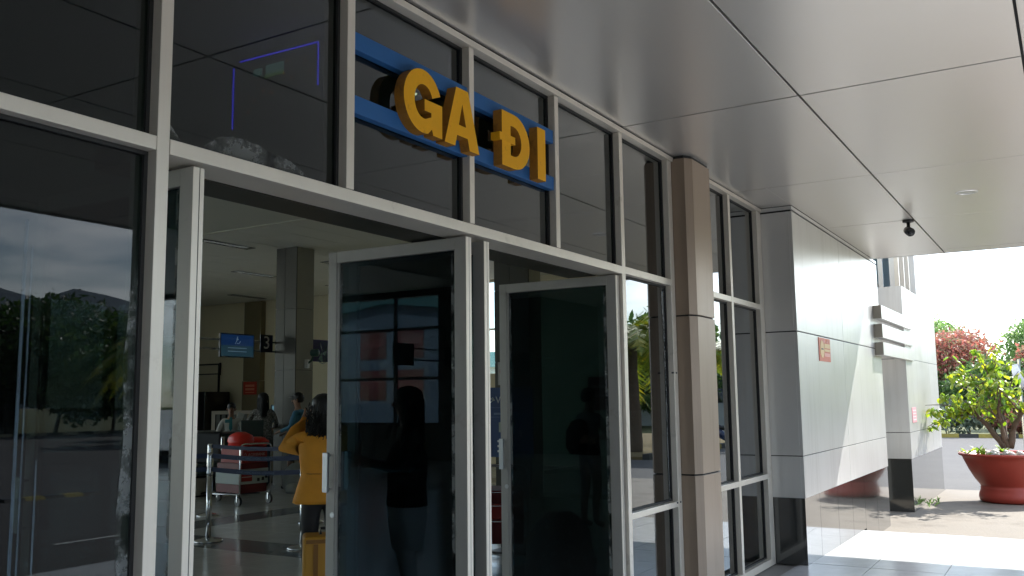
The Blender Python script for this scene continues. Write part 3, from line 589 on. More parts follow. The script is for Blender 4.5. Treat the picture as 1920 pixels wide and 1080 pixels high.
for k_, (a, z0, z1) in enumerate(((-.1, .72, .98), (.3, .72, .98), (-.1, .4, .68), (.3, .4, .68))): box('printed_sheet', a, a+.36, -.004, -.0005, z0, z1, PAP, d2)
for k_ in range(10): MB().box(-.05+.07*k_, -.01+.07*k_, -.008, -.0045, .75+.03*(k_ % 3), .80+.05*(k_ % 4)).build('print_block', BLACK, d2)
mo = thing('counter_monitor', 'lit pale blue monitor on the counter beside the man in a cap', 'monitor', (13.05, 13.1, 1.05), math.radians(-43))
box('casing', -.24, .24, 0, .04, .08, .42, BLACK, mo, .004); box('display', -.22, .22, -.003, -.0005, .1, .40, mat('monitor_blue', (.05, .1, .14), .2, emit=(.20, .42, .52), estr=.16), mo); MB().tube([(0, .03, 0), (0, .03, .1)], .025, 8).box(-.1, .1, -.05, .1, 0, .012).build('stand', BLACK, mo)
cr2 = thing('card_terminal', 'small tilted white terminal on the counter left of the long haired woman', 'terminal', (12.35, 13.55, 1.0), math.radians(-30))
MB().box(-.06, .06, -.02, .02, .1, .34, rot=Matrix.Rotation(-.5, 3, 'X') @ Matrix.Rotation(.4, 3, 'Y')).build('screen', PAP, cr2, bev=.01); MB().box(-.12, .16, -.08, .08, 0, .09).build('base', PAP, cr2, bev=.02)
d3 = thing('low_counter', 'long low counter under the card terminal at the back', 'counter', (12.3, 13.5, 0), math.radians(-43)); box('body', -.8, .55, .05, .55, 0, .95, CREAM2, d3); box('top', -.83, .58, .02, .58, .951, .995, DGL, d3)
sc = thing('baggage_scale', 'low steel baggage scale with dark belt at the left of the hall', 'baggage scale', (9.9, 12.2, 0), math.radians(5))
box('base', -.2, 1.1, 0, .8, .03, .30, mat('scale_steel', (.45, .45, .42), .4, .3), sc, .01); box('belt', -.15, 1.05, .06, .74, .301, .33, BLACK, sc); box('rear_box', -.2, 1.1, .81, 1.3, .03, .62, DGL, sc, .01); box('foot', -.1, 1.0, .05, .75, 0, .03, BLACK, sc)

# queue posts and belts
BELT = mat('queue_belt', (.008, .022, .075), .6); BTX = mat('belt_print', (.10, .16, .26), .6)
def post(x, y, label, h=.96):
    t = thing('queue_post', label, 'queue post', (x, y, 0), 0, 'steel queue posts')
    MB().lathe([(.16, 0), (.16, .012), (.15, .022), (.06, .04), (.03, .05)], n=28).build('base', CHROME, t, smooth=True)
    MB().tube([(0, 0, .04), (0, 0, h-.24)], .030, 16).build('pole', CHROME, t, smooth=True)
    MB().tube([(0, 0, h-.239), (0, 0, h-.22), (0, 0, h-.02), (0, 0, h)], [.034, .036, .036, .03], 16).build('belt_head', CHROME, t, smooth=True)
    return t
P = {1: (7.13, 8.27), 2: (8.73, 10.13), 3: (10.67, 12.08), 4: (8.8, 8.33), 5: (7.25, 6.98), 6: (6.0, 9.9)}
lab = {1: 'nearest queue post, left of the luggage cart', 2: 'queue post just behind the nearest one at the left', 3: 'farthest queue post by the baggage scale', 4: 'queue post partly behind the woman in the orange coat', 5: 'queue post right beside the orange suitcase', 6: 'queue post hidden behind the left door leaf'}
for k_, (x, y) in P.items(): post(x, y, lab[k_])
def belt(a, b, z, own, txt=True):
    (x0, y0), (x1, y1) = P[a], P[b]; d = math.hypot(x1-x0, y1-y0); an = math.atan2(y1-y0, x1-x0)
    n = 8; V = []; F = []
    for i in range(n+1):
        t_ = i/n; s_ = -.025*math.sin(PI*t_); X_, Y_ = x0+(x1-x0)*(.035+t_*(d-.07))/d*1, y0+(y1-y0)*(.035+t_*(d-.07))/d
        for q in (-.0012, .0012):
            for zz in (0, .05): V.append((X_-math.sin(an)*q, Y_+math.cos(an)*q, z+s_+zz))
    for i in range(n):
        b_ = 4*i; F += [[b_, b_+4, b_+5, b_+1], [b_+2, b_+3, b_+7, b_+6], [b_+1, b_+5, b_+7, b_+3], [b_, b_+2, b_+6, b_+4]]
    t = tag(mesh_obj('queue_belt', V, F, BELT), own, 'queue belt', 'blue queue belts')
    if txt:
        o = text('belt_lettering', 'CẢNG HÀNG KHÔNG CÔN ĐẢO', .034, BTX, t, ((x0+x1)/2-math.sin(an)*-.003, (y0+y1)/2-math.cos(an)*.003, z), (PI/2, 0, an if an > -PI/2 else an))
belt(1, 5, .905, 'upper blue belt with pale lettering, strung in front of the luggage cart')
belt(1, 5, .755, 'lower blue belt with pale lettering, strung in front of the luggage cart')
belt(6, 1, .905, 'upper blue belt running left from the nearest queue post', False)
belt(6, 1, .755, 'lower blue belt running left from the nearest queue post', False)
belt(2, 4, .905, 'blue belt behind the luggage cart, between two inner posts', False)

# luggage carts
def cart(x, y, rz, label, group='luggage carts'):
    t = thing('luggage_cart', label, 'luggage cart', (x, y, 0), rz, group)
    MB().tube([(-.27, 0, .14), (-.27, 0, .84), (-.25, 0, .88), (-.2, 0, .90), (.2, 0, .90), (.25, 0, .88), (.27, 0, .84), (.27, 0, .14)], .014, 8).build('handle_frame', CHROME, t, smooth=True)
    MB().tube([(-.27, 0, .17), (-.27, .85, .14), (-.12, 1.0, .13), (.12, 1.0, .13), (.27, .85, .14), (.27, 0, .17)], .013, 8).tube([(-.27, .3, .16), (.27, .3, .16)], .01, 6).tube([(-.27, .6, .15), (.27, .6, .15)], .01, 6).build('base_frame', CHROME, t, smooth=True)
    for (a, b) in ((-.27, .03), (.27, .03), (0, .95)):
        w = MB().tube([(a-.018, b, .07), (a+.018, b, .07)], .07, 18).build('wheel', BLACK, t); MB().box(a-.028, a-.022, b-.012, b+.012, .06, .16).box(a+.022, a+.028, b-.012, b+.012, .06, .16).build('fork', CHROME, w)
    return t
c1 = cart(9.97, 10.57, math.radians(-8), 'loaded luggage cart with red boxes, behind the blue belts')
ca, sa = math.cos(math.radians(-8)), math.sin(math.radians(-8))
def onc(dx, dy, z): return (9.97+dx*ca-dy*sa, 10.57+dx*sa+dy*ca, z)
BR = mat('carton_red', (.33, .018, .015), .5, var=.1); BW = mat('carton_white', (.45, .50, .48), .6, var=.08); BD = mat('carton_dark_red', (.14, .01, .012), .5)
def carton(name, label, loc, w, d, h, mt, rz=math.radians(-8)):
    t = thing(name, label, 'box', loc, rz); MB().box(-w/2, w/2, 0, d, 0, h).build('carton_body', mt, t, bev=.004); return t
k1 = carton('carton', 'dark red carton at the bottom of the cart load', onc(0, .05, .178), .48, .6, .13, BD)
k2 = carton('carton', 'white carton with a red label and black handling marks, in the cart load', onc(0, .04, .309), .52, .6, .22, BW)
box('label_patch', -.22, -.03, -.003, -.0005, .04, .18, BR, k2); MB().box(-.21, -.04, -.005, -.0035, .10, .108).build('print_line', WHP, k2)
for a, z_ in ((.06, .03), (.14, .04), (.06, .12), (.14, .12), (.2, .07)): MB().box(a, a+.045, -.003, -.0005, z_, z_+.05).build('handling_mark', BLACK, k2)
k3 = carton('carton', 'thin red carton above the white one in the cart load', onc(0, .04, .530), .50, .58, .085, BD)
k4 = carton('carton', 'red carton reading AGRIBANK near the cart handle', onc(.02, .05, .616), .44, .55, .235, BR)
text('lettering', 'AGRIBANK', .062, mat('carton_print', (.5, .35, .33), .5), k4, (.03, -.003, .12), RYN); MB().box(-.14, .14, -.003, -.0005, .175, .183).build('print_line', mat('carton_print', (.5, .35, .33)), k4)
MB().tube([(-.19, -.003, .12), (-.17, -.003, .15), (-.15, -.003, .12), (-.17, -.003, .10)], .004, 5).build('emblem', mat('carton_print', (.5, .35, .33)), k4)
def bag(label, loc, sx, sy, sz, mt, n=16, seed=1, cat='bag', name='plastic_bag'):
    rg = random.Random(seed); V = []; rows_ = 9
    for i in range(rows_):
        z = i/(rows_-1); rr = (1-(abs(z-.4)*1.35)**2.6)*.95 if z < .97 else .35
        for j in range(n):
            a = 2*PI*j/n; q = rr*(1+rg.uniform(-.09, .09)); ex = .75
            V.append((sx*q*math.copysign(abs(math.cos(a))**ex, math.cos(a)), sy*q*math.copysign(abs(math.sin(a))**ex, math.sin(a)), sz*z))
    F = [[i*n+j, i*n+(j+1) % n, (i+1)*n+(j+1) % n, (i+1)*n+j] for i in range(rows_-1) for j in range(n)]+[list(range(n))[::-1], [(rows_-1)*n+j for j in range(n)]]
    return tag(mesh_obj(name, V, F, mt, loc=loc, smooth=True), label, cat)
RB = mat('bag_red', (.85, .035, .02), .35, var=.15)
bag('bright red bag on top of the cart load, left one', onc(-.10, .25, .853), .17, .2, .22, RB, seed=3)
bag('crumpled bright red bag on top of the cart load, right one', onc(.18, .25, .853), .16, .2, .14, RB, seed=4)
bag('large white bag on the floor behind the luggage cart', (11.95, 11.7-.05, 0), .26, .22, .46, mat('bag_white', (.42, .44, .42), .6, var=.1), seed=5)
bag('small crumpled white bag on the floor beside the large white one', (11.55, 11.35, 0), .13, .12, .16, mat('bag_white', (.42, .44, .42)), seed=8)
# suitcase (orange) beside the orange coat
su = thing('suitcase', 'upright mustard orange suitcase by the legs of the woman in an orange coat', 'suitcase', (4.83, 4.38, 0), math.radians(-45))
OS = mat('suitcase_orange', (.50, .24, .02), .5, var=.1); OSD = mat('suitcase_trim', (.22, .09, .01), .5)
MB().box(-.19, .19, 0, .25, .05, .60).build('shell', OS, su, bev=.02); box('top_band', -.17, .17, -.006, -.0005, .555, .58, OSD, su); box('ridge', -.12, -.09, -.008, -.0005, .08, .55, OSD, su); box('ridge', .09, .12, -.008, -.0005, .08, .55, OSD, su)
MB().tube([(-.07, .12, .6), (-.07, .12, .64), (.07, .12, .64), (.07, .12, .6)], .01, 8).build('handle', BLACK, su)
for a in (-.14, .14): MB().tube([(a-.02, .05, .028), (a+.02, .05, .028)], .028, 12).build('wheel', BLACK, su)
# banner, notice and trolleys seen between the door openings
bn = thing('blue_banner', 'blue stand up banner reading VAS, between the two door openings', 'banner', (8.0, 4.62, 0), 0)
BB = mat('banner_blue', (.012, .055, .18), .5)
box('sheet', 0, .012, 0, .52, .93, 1.63, BB, bn); box('pole', .013, .03, .25, .27, .02, 1.6, CHROME, bn); MB().box(-.12, .18, .05, .47, 0, .02).build('foot', BLACK, bn)
text('lettering', 'VAS', .10, mat('banner_print', (.55, .6, .65), .5), bn, (-.003, .35, 1.50), RXN)
MB().tube([(-.004, .49, 1.52), (-.004, .465, 1.50), (-.004, .50, 1.48)], .006, 5).tube([(-.004, .475, 1.53), (-.004, .45, 1.50)], .005, 5).build('emblem', mat('banner_print', (.55, .6, .65)), bn)
MB().box(-.004, -.0005, .06, .50, 1.425, 1.428).box(-.004, -.0005, .06, .46, 1.355, 1.375).box(-.004, -.0005, .06, .50, 1.33, 1.333).build('print_line', mat('banner_print2', (.12, .2, .35), .5), bn)
box('label_patch', -.005, -.0005, .22, .40, 1.18, 1.28, mat('banner_patch', (.40, .45, .38), .5), bn)
for z_ in (1.08, 1.03, .98): MB().box(-.004, -.0005, .30, .42, z_, z_+.02).build('print_line', mat('banner_print', (.55, .6, .65)), bn)
nz = thing('no_smoking_sign', 'white no smoking sign on the dark column behind the blue banner', 'sign', (12.405, 7.5, 1.74))
box('plate', -.01, 0, 0, .29, 0, .36, mat('plate_grey', (.42, .42, .40), .5), nz)
ring = MB(); pts = [(-.014, .145+.10*math.cos(a), .22+.10*math.sin(a)) for a in np.linspace(0, 2*PI, 25)]; ring.tube(pts, .009, 5).tube([(-.014, .075, .29), (-.014, .215, .15)], .008, 5); ring.build('ban_ring', BR, nz)
MB().box(-.014, -.0105, .07, .22, .205, .225).build('cigarette', BLACK, nz); MB().box(-.013, -.0105, .04, .25, .05, .07).build('print_line', BLACK, nz)
c2 = cart(7.35, 4.62, math.radians(-60), 'luggage trolley with red cases, partly hidden between the door openings')
for k_, (z0, h_, q) in enumerate(((.18, .22, BD), (.402, .14, BR), (.545, .12, BD))):
    t = carton('suitcase', ['lowest dark red case on the trolley between the doors', 'middle red case on the trolley between the doors', 'topmost dark red case on the trolley between the doors'][k_], (7.35+.05, 4.62+.04, z0), .46, .5, h_, q, math.radians(-60)); MB().box(-.2, .2, -.004, -.0005, h_-.02, h_-.013).build('piping', CHROME, t)
bag('dark flowered cloth bundle behind the right glass door leaf', (6.55, 3.55, 0), .3, .25, .62, mat('flower_cloth', (.05, .05, .05), .8, dirt=((.3, .32, .30), 24, .56, .58)), seed=11, cat='bundle', name='cloth_bundle')
for k_, (ya, w_) in enumerate(((8.9, .5), (7.9, .62))):
    t = thing('red_poster', ('dark red poster on the end wall, left one seen through the right door', 'dark red poster on the end wall, right one seen through the right door')[k_], 'poster', (18.79, ya, 1.25)); box('sheet', -.008, 0, 0, w_, 0, .75, mat('poster_red', (.25, .02, .015), .5), t)
    for z_ in (.5, .3): MB().box(-.011, -.0085, .08, w_-.08, z_, z_+.06).build('print_line', mat('poster_pale', (.5, .3, .25), .5), t)
# festive lights just inside the upper pane
LED = mat('led_blue', (.02, .02, .1), .4, emit=(.04, .02, 1.0), estr=3); LEDS = mat('led_warm', (.1, .04, .01), .4, emit=(1, .30, .06), estr=3)
fe = thing('led_frame', 'blue rope light frame hung inside the upper pane left of the sign', 'lights', (3.10, 2.93, 2.75)); fe.location = (3.10, 2.93, 0)
def dashes(a, b, n, w=.006):
    mb = MB(); a, b = Vector(a), Vector(b)
    for i in range(n): p0 = a.lerp(b, i/n); p1 = a.lerp(b, (i+.72)/n); mb.tube([p0, p1], w, 5)
    return mb
dashes((0, 0, 3.19), (0, .53, 3.20), 26, .004).build('rope_light', LED, fe); dashes((0, 0, 2.98), (0, 0, 3.19), 10, .004).build('rope_light', LED, fe); dashes((0, .57, 2.86), (0, .57, 3.18), 16, .004).build('rope_light', LED, fe)
for k_, (a, b) in enumerate(((.05, 3.06), (.08, 3.12), (.17, 3.05), (.22, 3.08), (.30, 3.0), (.42, 2.98), (.46, 2.93), (.2, 3.14), (.36, 3.02))):
    mb = MB(); 
    for i in range(6): an = PI*i/3; mb.box(-.001, .001, a+.006*math.cos(an)-.0009, a+.006*math.cos(an)+.0009, b+.006*math.sin(an)-.0009, b+.006*math.sin(an)+.0009)
    mb.build('flower_light', LEDS, fe)
sn = thing('lit_panel', 'small lit pale green panel beside the blue rope light', 'lit sign', (3.11, 3.17, 0))
for a, b, z0, z1, q in ((.0, .115, 3.105, 3.15, 0), (.0, .125, 3.088, 3.103, 1), (.15, .20, 3.11, 3.145, 0)):
    box('face', 0, .01, a, b, z0, z1, mat('panel_pale', (.3, .4, .35), .5, emit=(.30, .48, .42), estr=.5) if q == 0 else mat('panel_green', (.2, .3, .05), .5, emit=(.25, .40, .06), estr=.5), sn)
bl = thing('spot_lamp', 'tiny lit warm lamp seen through the pane above the letter G', 'lamp', (4.10, 3.12, 3.26)); MB().lathe([(.014, 0), (.016, .02), (.012, .04)], n=12).build('housing', BLACK, bl, smooth=True); MB().lathe([(.001, -.012), (.009, -.008), (.012, 0)], n=12).build('bulb', mat('bulb', (1, .9, .6), .4, emit=(1, .8, .5), estr=8), bl, smooth=True)

# ================================================================ PEOPLE
SKIN = mat('skin', (.36, .20, .13), .55); HAIR = mat('black_hair', (.008, .007, .006), .45); SHOE = mat('dark_shoe', (.02, .02, .02), .5)
def person(label, loc, rz, H, arms, cols, bend=0., legs=None, extra_rot=0, wide=1.):
    """One continuous skinned body. cols: materials for 'skin','top','sleeve','bottom','calf','shoe'. arms: {side: (elbow, wrist)} in metres for H=1.7."""
    t = thing('person', label, 'person', loc, rz); s = H/1.72
    V = []; E = []; R_ = []; T = []
    def add(p, r_, par=None, tagk='top'):
        V.append((p[0]*s, (p[1]+bend*max(0, p[2]-.95))*s, p[2]*s)); R_.append((r_[0]*s, r_[1]*s) if isinstance(r_, tuple) else (r_*s, r_*s))
        if par is not None: E.append((par, len(V)-1)); T.append(tagk)
        return len(V)-1
    pel = add((0, 0, .95), (.145*wide, .11)); wa = add((0, 0, 1.08), (.125*wide, .095), pel); chs = add((0, -.005, 1.28), (.15*wide, .105), wa); nb = add((0, -.01, 1.42), (.085, .07), chs)
    nk = add((0, .005, 1.49), .05, nb, 'skin'); hl = add((0, .028, 1.56), (.062, .075), nk, 'skin'); ht = add((0, .01, 1.645), (.074, .088), hl, 'skin')
    for sd in (-1, 1):
        sh = add((sd*.165, -.01, 1.385), .06, chs, 'sleeve'); el, wr = arms[sd]
        e_ = add(el, .043, sh, 'sleeve'); w_ = add(wr, .028, e_, 'fore'); dv = (Vector(wr)-Vector(el)).normalized()
        pm = Vector(wr)+dv*.07; p_ = add(tuple(pm), (.032, .02), w_, 'skin')
        side = dv.cross(Vector((0, 1, .3))).normalized()
        for q, ln in enumerate((.07, .085, .08, .065)):
            st = pm + dv*.03 + side*(.027-.018*q)
            a_ = add(tuple(st), .009, p_, 'skin'); add(tuple(st + dv*ln*.6 + Vector((0, .015, -.01))), .008, a_, 'skin')
        th = Vector(wr)+dv*.03+side*.04; a_ = add(tuple(th), .010, w_, 'skin'); add(tuple(th+dv*.035+side*.012), .009, a_, 'skin')
        lk = (legs or {}).get(sd, ((sd*.10, .02, .50), (sd*.105, -.02, .09)))
        hp = add((sd*.085, 0, .88), (.088, .092), pel, 'bottom'); kn = add(lk[0], (.058, .062), hp, 'bottom'); cf = add(tuple((Vector(lk[0])*.6+Vector(lk[1])*.4)+Vector((0, -.02, 0))), .052, kn, 'calf'); an = add(lk[1], .036, cf, 'calf')
        add((lk[1][0], lk[1][1]+.14, .035/s*s), (.038, .03), an, 'shoe')
    me = bpy.data.meshes.new('body'); me.from_pydata(V, E, []); o = bpy.data.objects.new('body', me); COL.objects.link(o)
    md = o.modifiers.new('skin', 'SKIN'); md.use_smooth_shade = True
    if not me.skin_vertices: pass
    for i, sv in enumerate(me.skin_vertices[0].data): sv.radius = R_[i]; sv.use_root = (i == 0)
    sb = o.modifiers.new('sub', 'SUBSURF'); sb.levels = 2; sb.render_levels = 2
    em = bpy.data.meshes.new_from_object(o.evaluated_get(bpy.context.evaluated_depsgraph_get())); bpy.data.objects.remove(o)
    order = ['skin', 'top', 'sleeve', 'fore', 'bottom', 'calf', 'shoe']; em.materials.clear()
    for k_ in order: em.materials.append(cols[k_])
    A = np.array([V[a] for a, b in E]); B = np.array([V[b] for a, b in E]); D = B-A; DD = (D*D).sum(1)+1e-9
    cen = np.empty(len(em.polygons)*3, dtype=np.float32); em.polygons.foreach_get('center', cen); cen = cen.reshape(-1, 3)
    tt = np.clip(((cen[:, None]-A)*D).sum(2)/DD, 0, 1); dist = np.linalg.norm(cen[:, None]-(A+tt[..., None]*D), axis=2)
    near_ = dist.argmin(1); idx = np.array([order.index(T[i]) for i in near_], dtype=np.int32); em.polygons.foreach_set('material_index', idx); em.update()
    em.name = 'body'; bo = bpy.data.objects.new('body', em); link(bo, t)
    # face: nose, ears, eyes and mouth
    yb = bend*.65
    def hp_(x, y, z): return ((x)*s, (y+bend*(z-.95))*s, z*s)
    mb = MB(); mb.tube([hp_(0, .095, 1.615), hp_(0, .118, 1.585), hp_(0, .105, 1.575)], [.006, .014, .010], 8)
    for sd in (-1, 1): mb.tube([hp_(sd*.074, 0, 1.575), hp_(sd*.086, -.008, 1.60), hp_(sd*.082, -.005, 1.625)], [.010, .016, .012], 8)
    mb.build('nose_and_ears', cols['skin'], t, smooth=True)
    for sd in (-1, 1): MB().lathe([(.001, -.010), (.010, -.003), (.011, .003), (.001, .010)], n=8).build('eye', BLACK, t, smooth=True, loc=hp_(sd*.031, .088, 1.615))
    MB().tube([hp_(-.024, .092, 1.545), hp_(0, .100, 1.543), hp_(.024, .092, 1.545)], [.003, .006, .003], 6).build('mouth', mat('lips', (.25, .09, .07), .5), t, smooth=True)
    return t, s
def loft(name, rings, mt, parent, n=28, noise=0., seed=0, folds=0, cap=True):
    rg = random.Random(seed); V = []; ph = [rg.uniform(0, 6.28) for _ in range(4)]
    for i, (cx, cy, z, ax, ay) in enumerate(rings):
        w_ = i/(len(rings)-1)
        for j in range(n):
            a = 2*PI*j/n; q = 1+folds*(1-w_)*(math.sin(5*a+ph[0])*.6+math.sin(9*a+ph[1]+2*w_)*.4)+noise*rg.uniform(-1, 1)
            V.append((cx+ax*q*math.cos(a), cy+ay*q*math.sin(a), z))
    F = [[i*n+j, i*n+(j+1) % n, (i+1)*n+(j+1) % n, (i+1)*n+j] for i in range(len(rings)-1) for j in range(n)]
    if cap: F += [list(range(n))[::-1], [(len(rings)-1)*n+j for j in range(n)]]
    return mesh_obj(name, V, F, mt, parent, smooth=True)
def long_hair(t, s, H, length, wid=.10, curly=False, seed=1):
    z0 = 1.72-.005; R = [(0, -.02, z0-length, wid*.75, .05)]
    k_ = 9
    for i in range(1, k_): w = i/k_; R.append((0, -.035+.02*w, z0-length+w*(length-.1), wid*(.85+.15*math.sin(w*6)), .065+.03*w))
    R += [(0, -.012, z0-.09, .098, .105), (0, -.008, z0-.03, .088, .10), (0, -.008, z0+.005, .05, .06), (0, -.008, z0+.014, .012, .015)]
    o = loft('hair', [(a*s, b*s, c*s, d*s, e*s) for a, b, c, d, e in R], HAIR, t, n=26, noise=.03 if curly else .012, seed=seed, folds=.08)
    rg = random.Random(seed); mb = MB()
    for i in range(230 if curly else 140):
        a = rg.uniform(PI*.9, 2.1*PI); x = wid*math.cos(a)*rg.uniform(.85, 1.05); y = -.03+.09*math.sin(a)*rg.uniform(.8, 1.05); zt = z0-rg.uniform(.05, length*.7); pts = []
        for q in range(7): pts.append(((x+(.018*math.sin(q*2.2+i) if curly else .004*math.sin(q+i)))*s, (y+(.018*math.cos(q*2.2+i) if curly else 0))*s, (zt-(length-(z0-zt)+rg.uniform(0, .05))*q/6)*s))
        mb.tube(pts, [.0034*s]*6+[.001], 4, cap=False)
    tag(mb.build('hair_strands', HAIR, t), kind='stuff')
def sloft(s, name, rings, *a, **k): return loft(name, [tuple(q*s for q in r_) for r_ in rings], *a, **k)
def short_hair(t, s):
    loft('hair', [(0, -.03*s, 1.56*s, .055*s, .05*s), (0, -.025*s, 1.60*s, .082*s, .085*s), (0, -.012*s, 1.65*s, .086*s, .10*s), (0, 0, 1.70*s, .078*s, .092*s), (0, 0, 1.735*s, .045*s, .055*s), (0, 0, 1.742*s, .01*s, .01*s)], HAIR, t, noise=.02)
def cap(t, s, mt):
    c = loft('cap', [(0, -.005*s, 1.655*s, .088*s, .10*s), (0, -.005*s, 1.69*s, .088*s, .10*s), (0, -.008*s, 1.73*s, .07*s, .08*s), (0, -.01*s, 1.75*s, .03*s, .035*s), (0, -.01*s, 1.756*s, .005*s, .005*s)], mt, t)
    V = []; n = 10
    for i in range(n+1):
        a = PI*i/n
        for zz in (0, .006): V.append((.078*math.cos(a)*s, (.07+.105*math.sin(a))*s, (1.662-.012*math.sin(a)+zz)*s)); V.append((.078*math.cos(a)*s, (.06+.04*math.sin(a))*s, (1.665+zz)*s))
    F = [];
    for i in range(n): b = 4*i; F += [[b, b+4, b+5, b+1], [b+2, b+3, b+7, b+6], [b, b+2, b+6, b+4]]
    mesh_obj('cap_brim', V, F, mt, c)
def face_dir(dx, dy): return math.atan2(dy, dx)-PI/2
OC = mat('coat_orange', (.72, .30, .022), .75, var=.12, vscale=9, bump=.7, bscale=7); BLK = mat('black_trousers', (.012, .012, .014), .7)
WS = mat('white_shirt', (.62, .60, .56), .7, var=.06); TEAL = mat('teal_tie', (.05, .28, .30), .5); PAT = mat('patterned_blouse', (.16, .15, .14), .8, dirt=((.42, .40, .38), 38, .5, .56)); NAVY = mat('navy_cloth', (.03, .05, .09), .8)
BJ = mat('blue_jacket', (.06, .22, .34), .6, var=.1); JEAN = mat('pale_jeans', (.55, .68, .72), .8, var=.15, bump=.2); DKT = mat('dark_top', (.015, .015, .017), .8); GRYT = mat('grey_cloth', (.22, .23, .23), .8)
def cols(top, bottom, sleeve=None, fore=None, calf=None, shoe=SHOE): return dict(skin=SKIN, top=top, sleeve=sleeve or top, fore=fore or (sleeve or top), bottom=bottom, calf=calf or bottom, shoe=shoe)
# woman in the orange coat, both hands up at her face, seen from behind
p1, s1 = person('woman in an orange coat with curly black hair, raising both hands to her face', (5.10, 4.72, 0), face_dir(.66, .75), 1.56, {-1: ((-.285, .09, 1.31), (-.12, .19, 1.53)), 1: ((.29, .10, 1.28), (.12, .18, 1.50))}, cols(OC, BLK, fore=OC))
sloft(s1, 'coat', [(0, -.01, .865, .235, .17), (0, -.01, .90, .23, .165), (0, 0, .98, .205, .15), (0, 0, 1.08, .175, .13), (0, -.005, 1.18, .185, .14), (0, -.01, 1.30, .20, .145), (0, -.01, 1.38, .175, .12), (0, -.005, 1.43, .08, .075)], OC, p1, noise=.006, folds=.05, seed=4)
MB().tube([(-.155, -.03, 1.0), (-.09, -.112, .995), (.09, -.112, .995), (.155, -.03, 1.0)], .006, 6).build('waist_seam', mat('coat_seam', (.45, .18, .01), .7), p1)
for sd in (-1, 1):
    e, w = ((-.285, .09, 1.31), (-.12, .19, 1.53)) if sd < 0 else ((.29, .10, 1.28), (.12, .18, 1.50))
    MB().tube([(sd*.16*s1, -.01, 1.37*s1), (e[0]*.62*s1, .02, 1.29*s1), (e[0]*s1, e[1]*s1, (e[2]-.01)*s1), ((e[0]*.5+w[0]*.5)*s1, (e[1]*.5+w[1]*.5)*s1, (e[2]*.5+w[2]*.5)*s1), (w[0]*s1, w[1]*s1, (w[2]-.04)*s1)], [.072, .062, .055, .052, .042], 14).build('coat_sleeve', OC, p1, smooth=True)
long_hair(p1, s1, 1.56, .46, .125, True, 3)
# clerk
p2, s2 = person('clerk in a white shirt and teal tie looking down behind the green desk', (11.75, 13.1, 0), face_dir(-.7, -.7), 1.50, {-1: ((-.27, .04, 1.12), (-.06, .24, 1.10)), 1: ((.27, .04, 1.12), (.06, .24, 1.12))}, cols(WS, NAVY, fore=WS), bend=.12)
short_hair(p2, s2)
MB().prism([(-.022, 0), (.022, 0), (.03, -.2), (0, -.26), (-.03, -.2)], -.006, .006, plane='xz').build('tie', TEAL, p2, loc=(0, .155, 1.26)); MB().box(.02, .10, .135, .15, 1.16, 1.22).build('scarf_knot', TEAL, p2)
# long haired woman at the counter
p3, s3 = person('woman with long straight black hair and a patterned blouse, back turned at the counter', (12.05, 12.62, 0), face_dir(.6, .8), 1.69, {-1: ((-.28, .08, 1.12), (-.22, .32, 1.10)), 1: ((.26, .02, 1.14), (.22, .26, 1.08))}, cols(PAT, NAVY, fore=PAT))
sloft(s3, 'blouse', [(0, 0, .80, .20, .15), (0, 0, .95, .19, .14), (0, 0, 1.05, .165, .125), (0, 0, 1.2, .185, .14), (0, 0, 1.30, .15, .11), (0, 0, 1.34, .08, .07)], PAT, p3, folds=.05, seed=2)
long_hair(p3, s3, 1.69, .50, .10, False, 5)
# man in cap
p4, s4 = person('man in a black cap and blue hooded jacket standing side on at the counter', (12.12, 11.82, 0), face_dir(-.45, .89), 1.66, {-1: ((-.24, .06, 1.12), (-.16, .26, 1.05)), 1: ((.24, .02, 1.12), (.16, .24, 1.02))}, cols(BJ, NAVY, fore=BJ, calf=SKIN), legs={-1: ((-.11, .10, .50), (-.12, .12, .09)), 1: ((.10, -.04, .50), (.11, -.10, .09))})
sloft(s4, 'jacket', [(0, 0, .80, .20, .16), (0, 0, .9, .205, .165), (0, 0, 1.05, .185, .15), (0, 0, 1.2, .195, .15), (0, 0, 1.30, .17, .125), (0, -.01, 1.36, .09, .08)], BJ, p4, folds=.04, seed=6)
sloft(s4, 'hood', [(0, -.10, 1.26, .06, .03), (0, -.11, 1.32, .11, .06), (0, -.09, 1.38, .12, .08), (0, -.04, 1.42, .09, .07), (0, -.02, 1.44, .06, .05)], BJ, p4, folds=.03)
sloft(s4, 'shorts', [(0, 0, .52, .16, .13), (0, 0, .65, .18, .14), (0, 0, .85, .17, .14)], NAVY, p4, folds=.03)
MB().tube([(.20, -.06, 1.30), (.235, -.03, 1.18), (.25, -.0, 1.08)], .012, 6).tube([(.16, -.10, 1.30), (.19, -.09, 1.15), (.19, -.10, .9)], .010, 6).build('jacket_stripe', mat('stripe', (.5, .55, .58), .6), p4)
short_hair(p4, s4); cap(p4, s4, BLACK)
# backpack man seen dimly through the right leaf
p5, s5 = person('man with a dark backpack and grey shirt, dim behind the right glass door', (9.9, 4.95, 0), face_dir(.9, -.3), 1.62, {-1: ((-.24, .1, 1.12), (-.1, .3, 1.1)), 1: ((.24, .1, 1.12), (.1, .3, 1.1))}, cols(GRYT, BLK, fore=SKIN)); short_hair(p5, s5)
sloft(s5, 'backpack', [(0, -.19, .92, .13, .08), (0, -.22, 1.0, .16, .12), (0, -.22, 1.2, .15, .12), (0, -.19, 1.32, .10, .08), (0, -.17, 1.35, .03, .03)], DKT, p5, folds=.03)
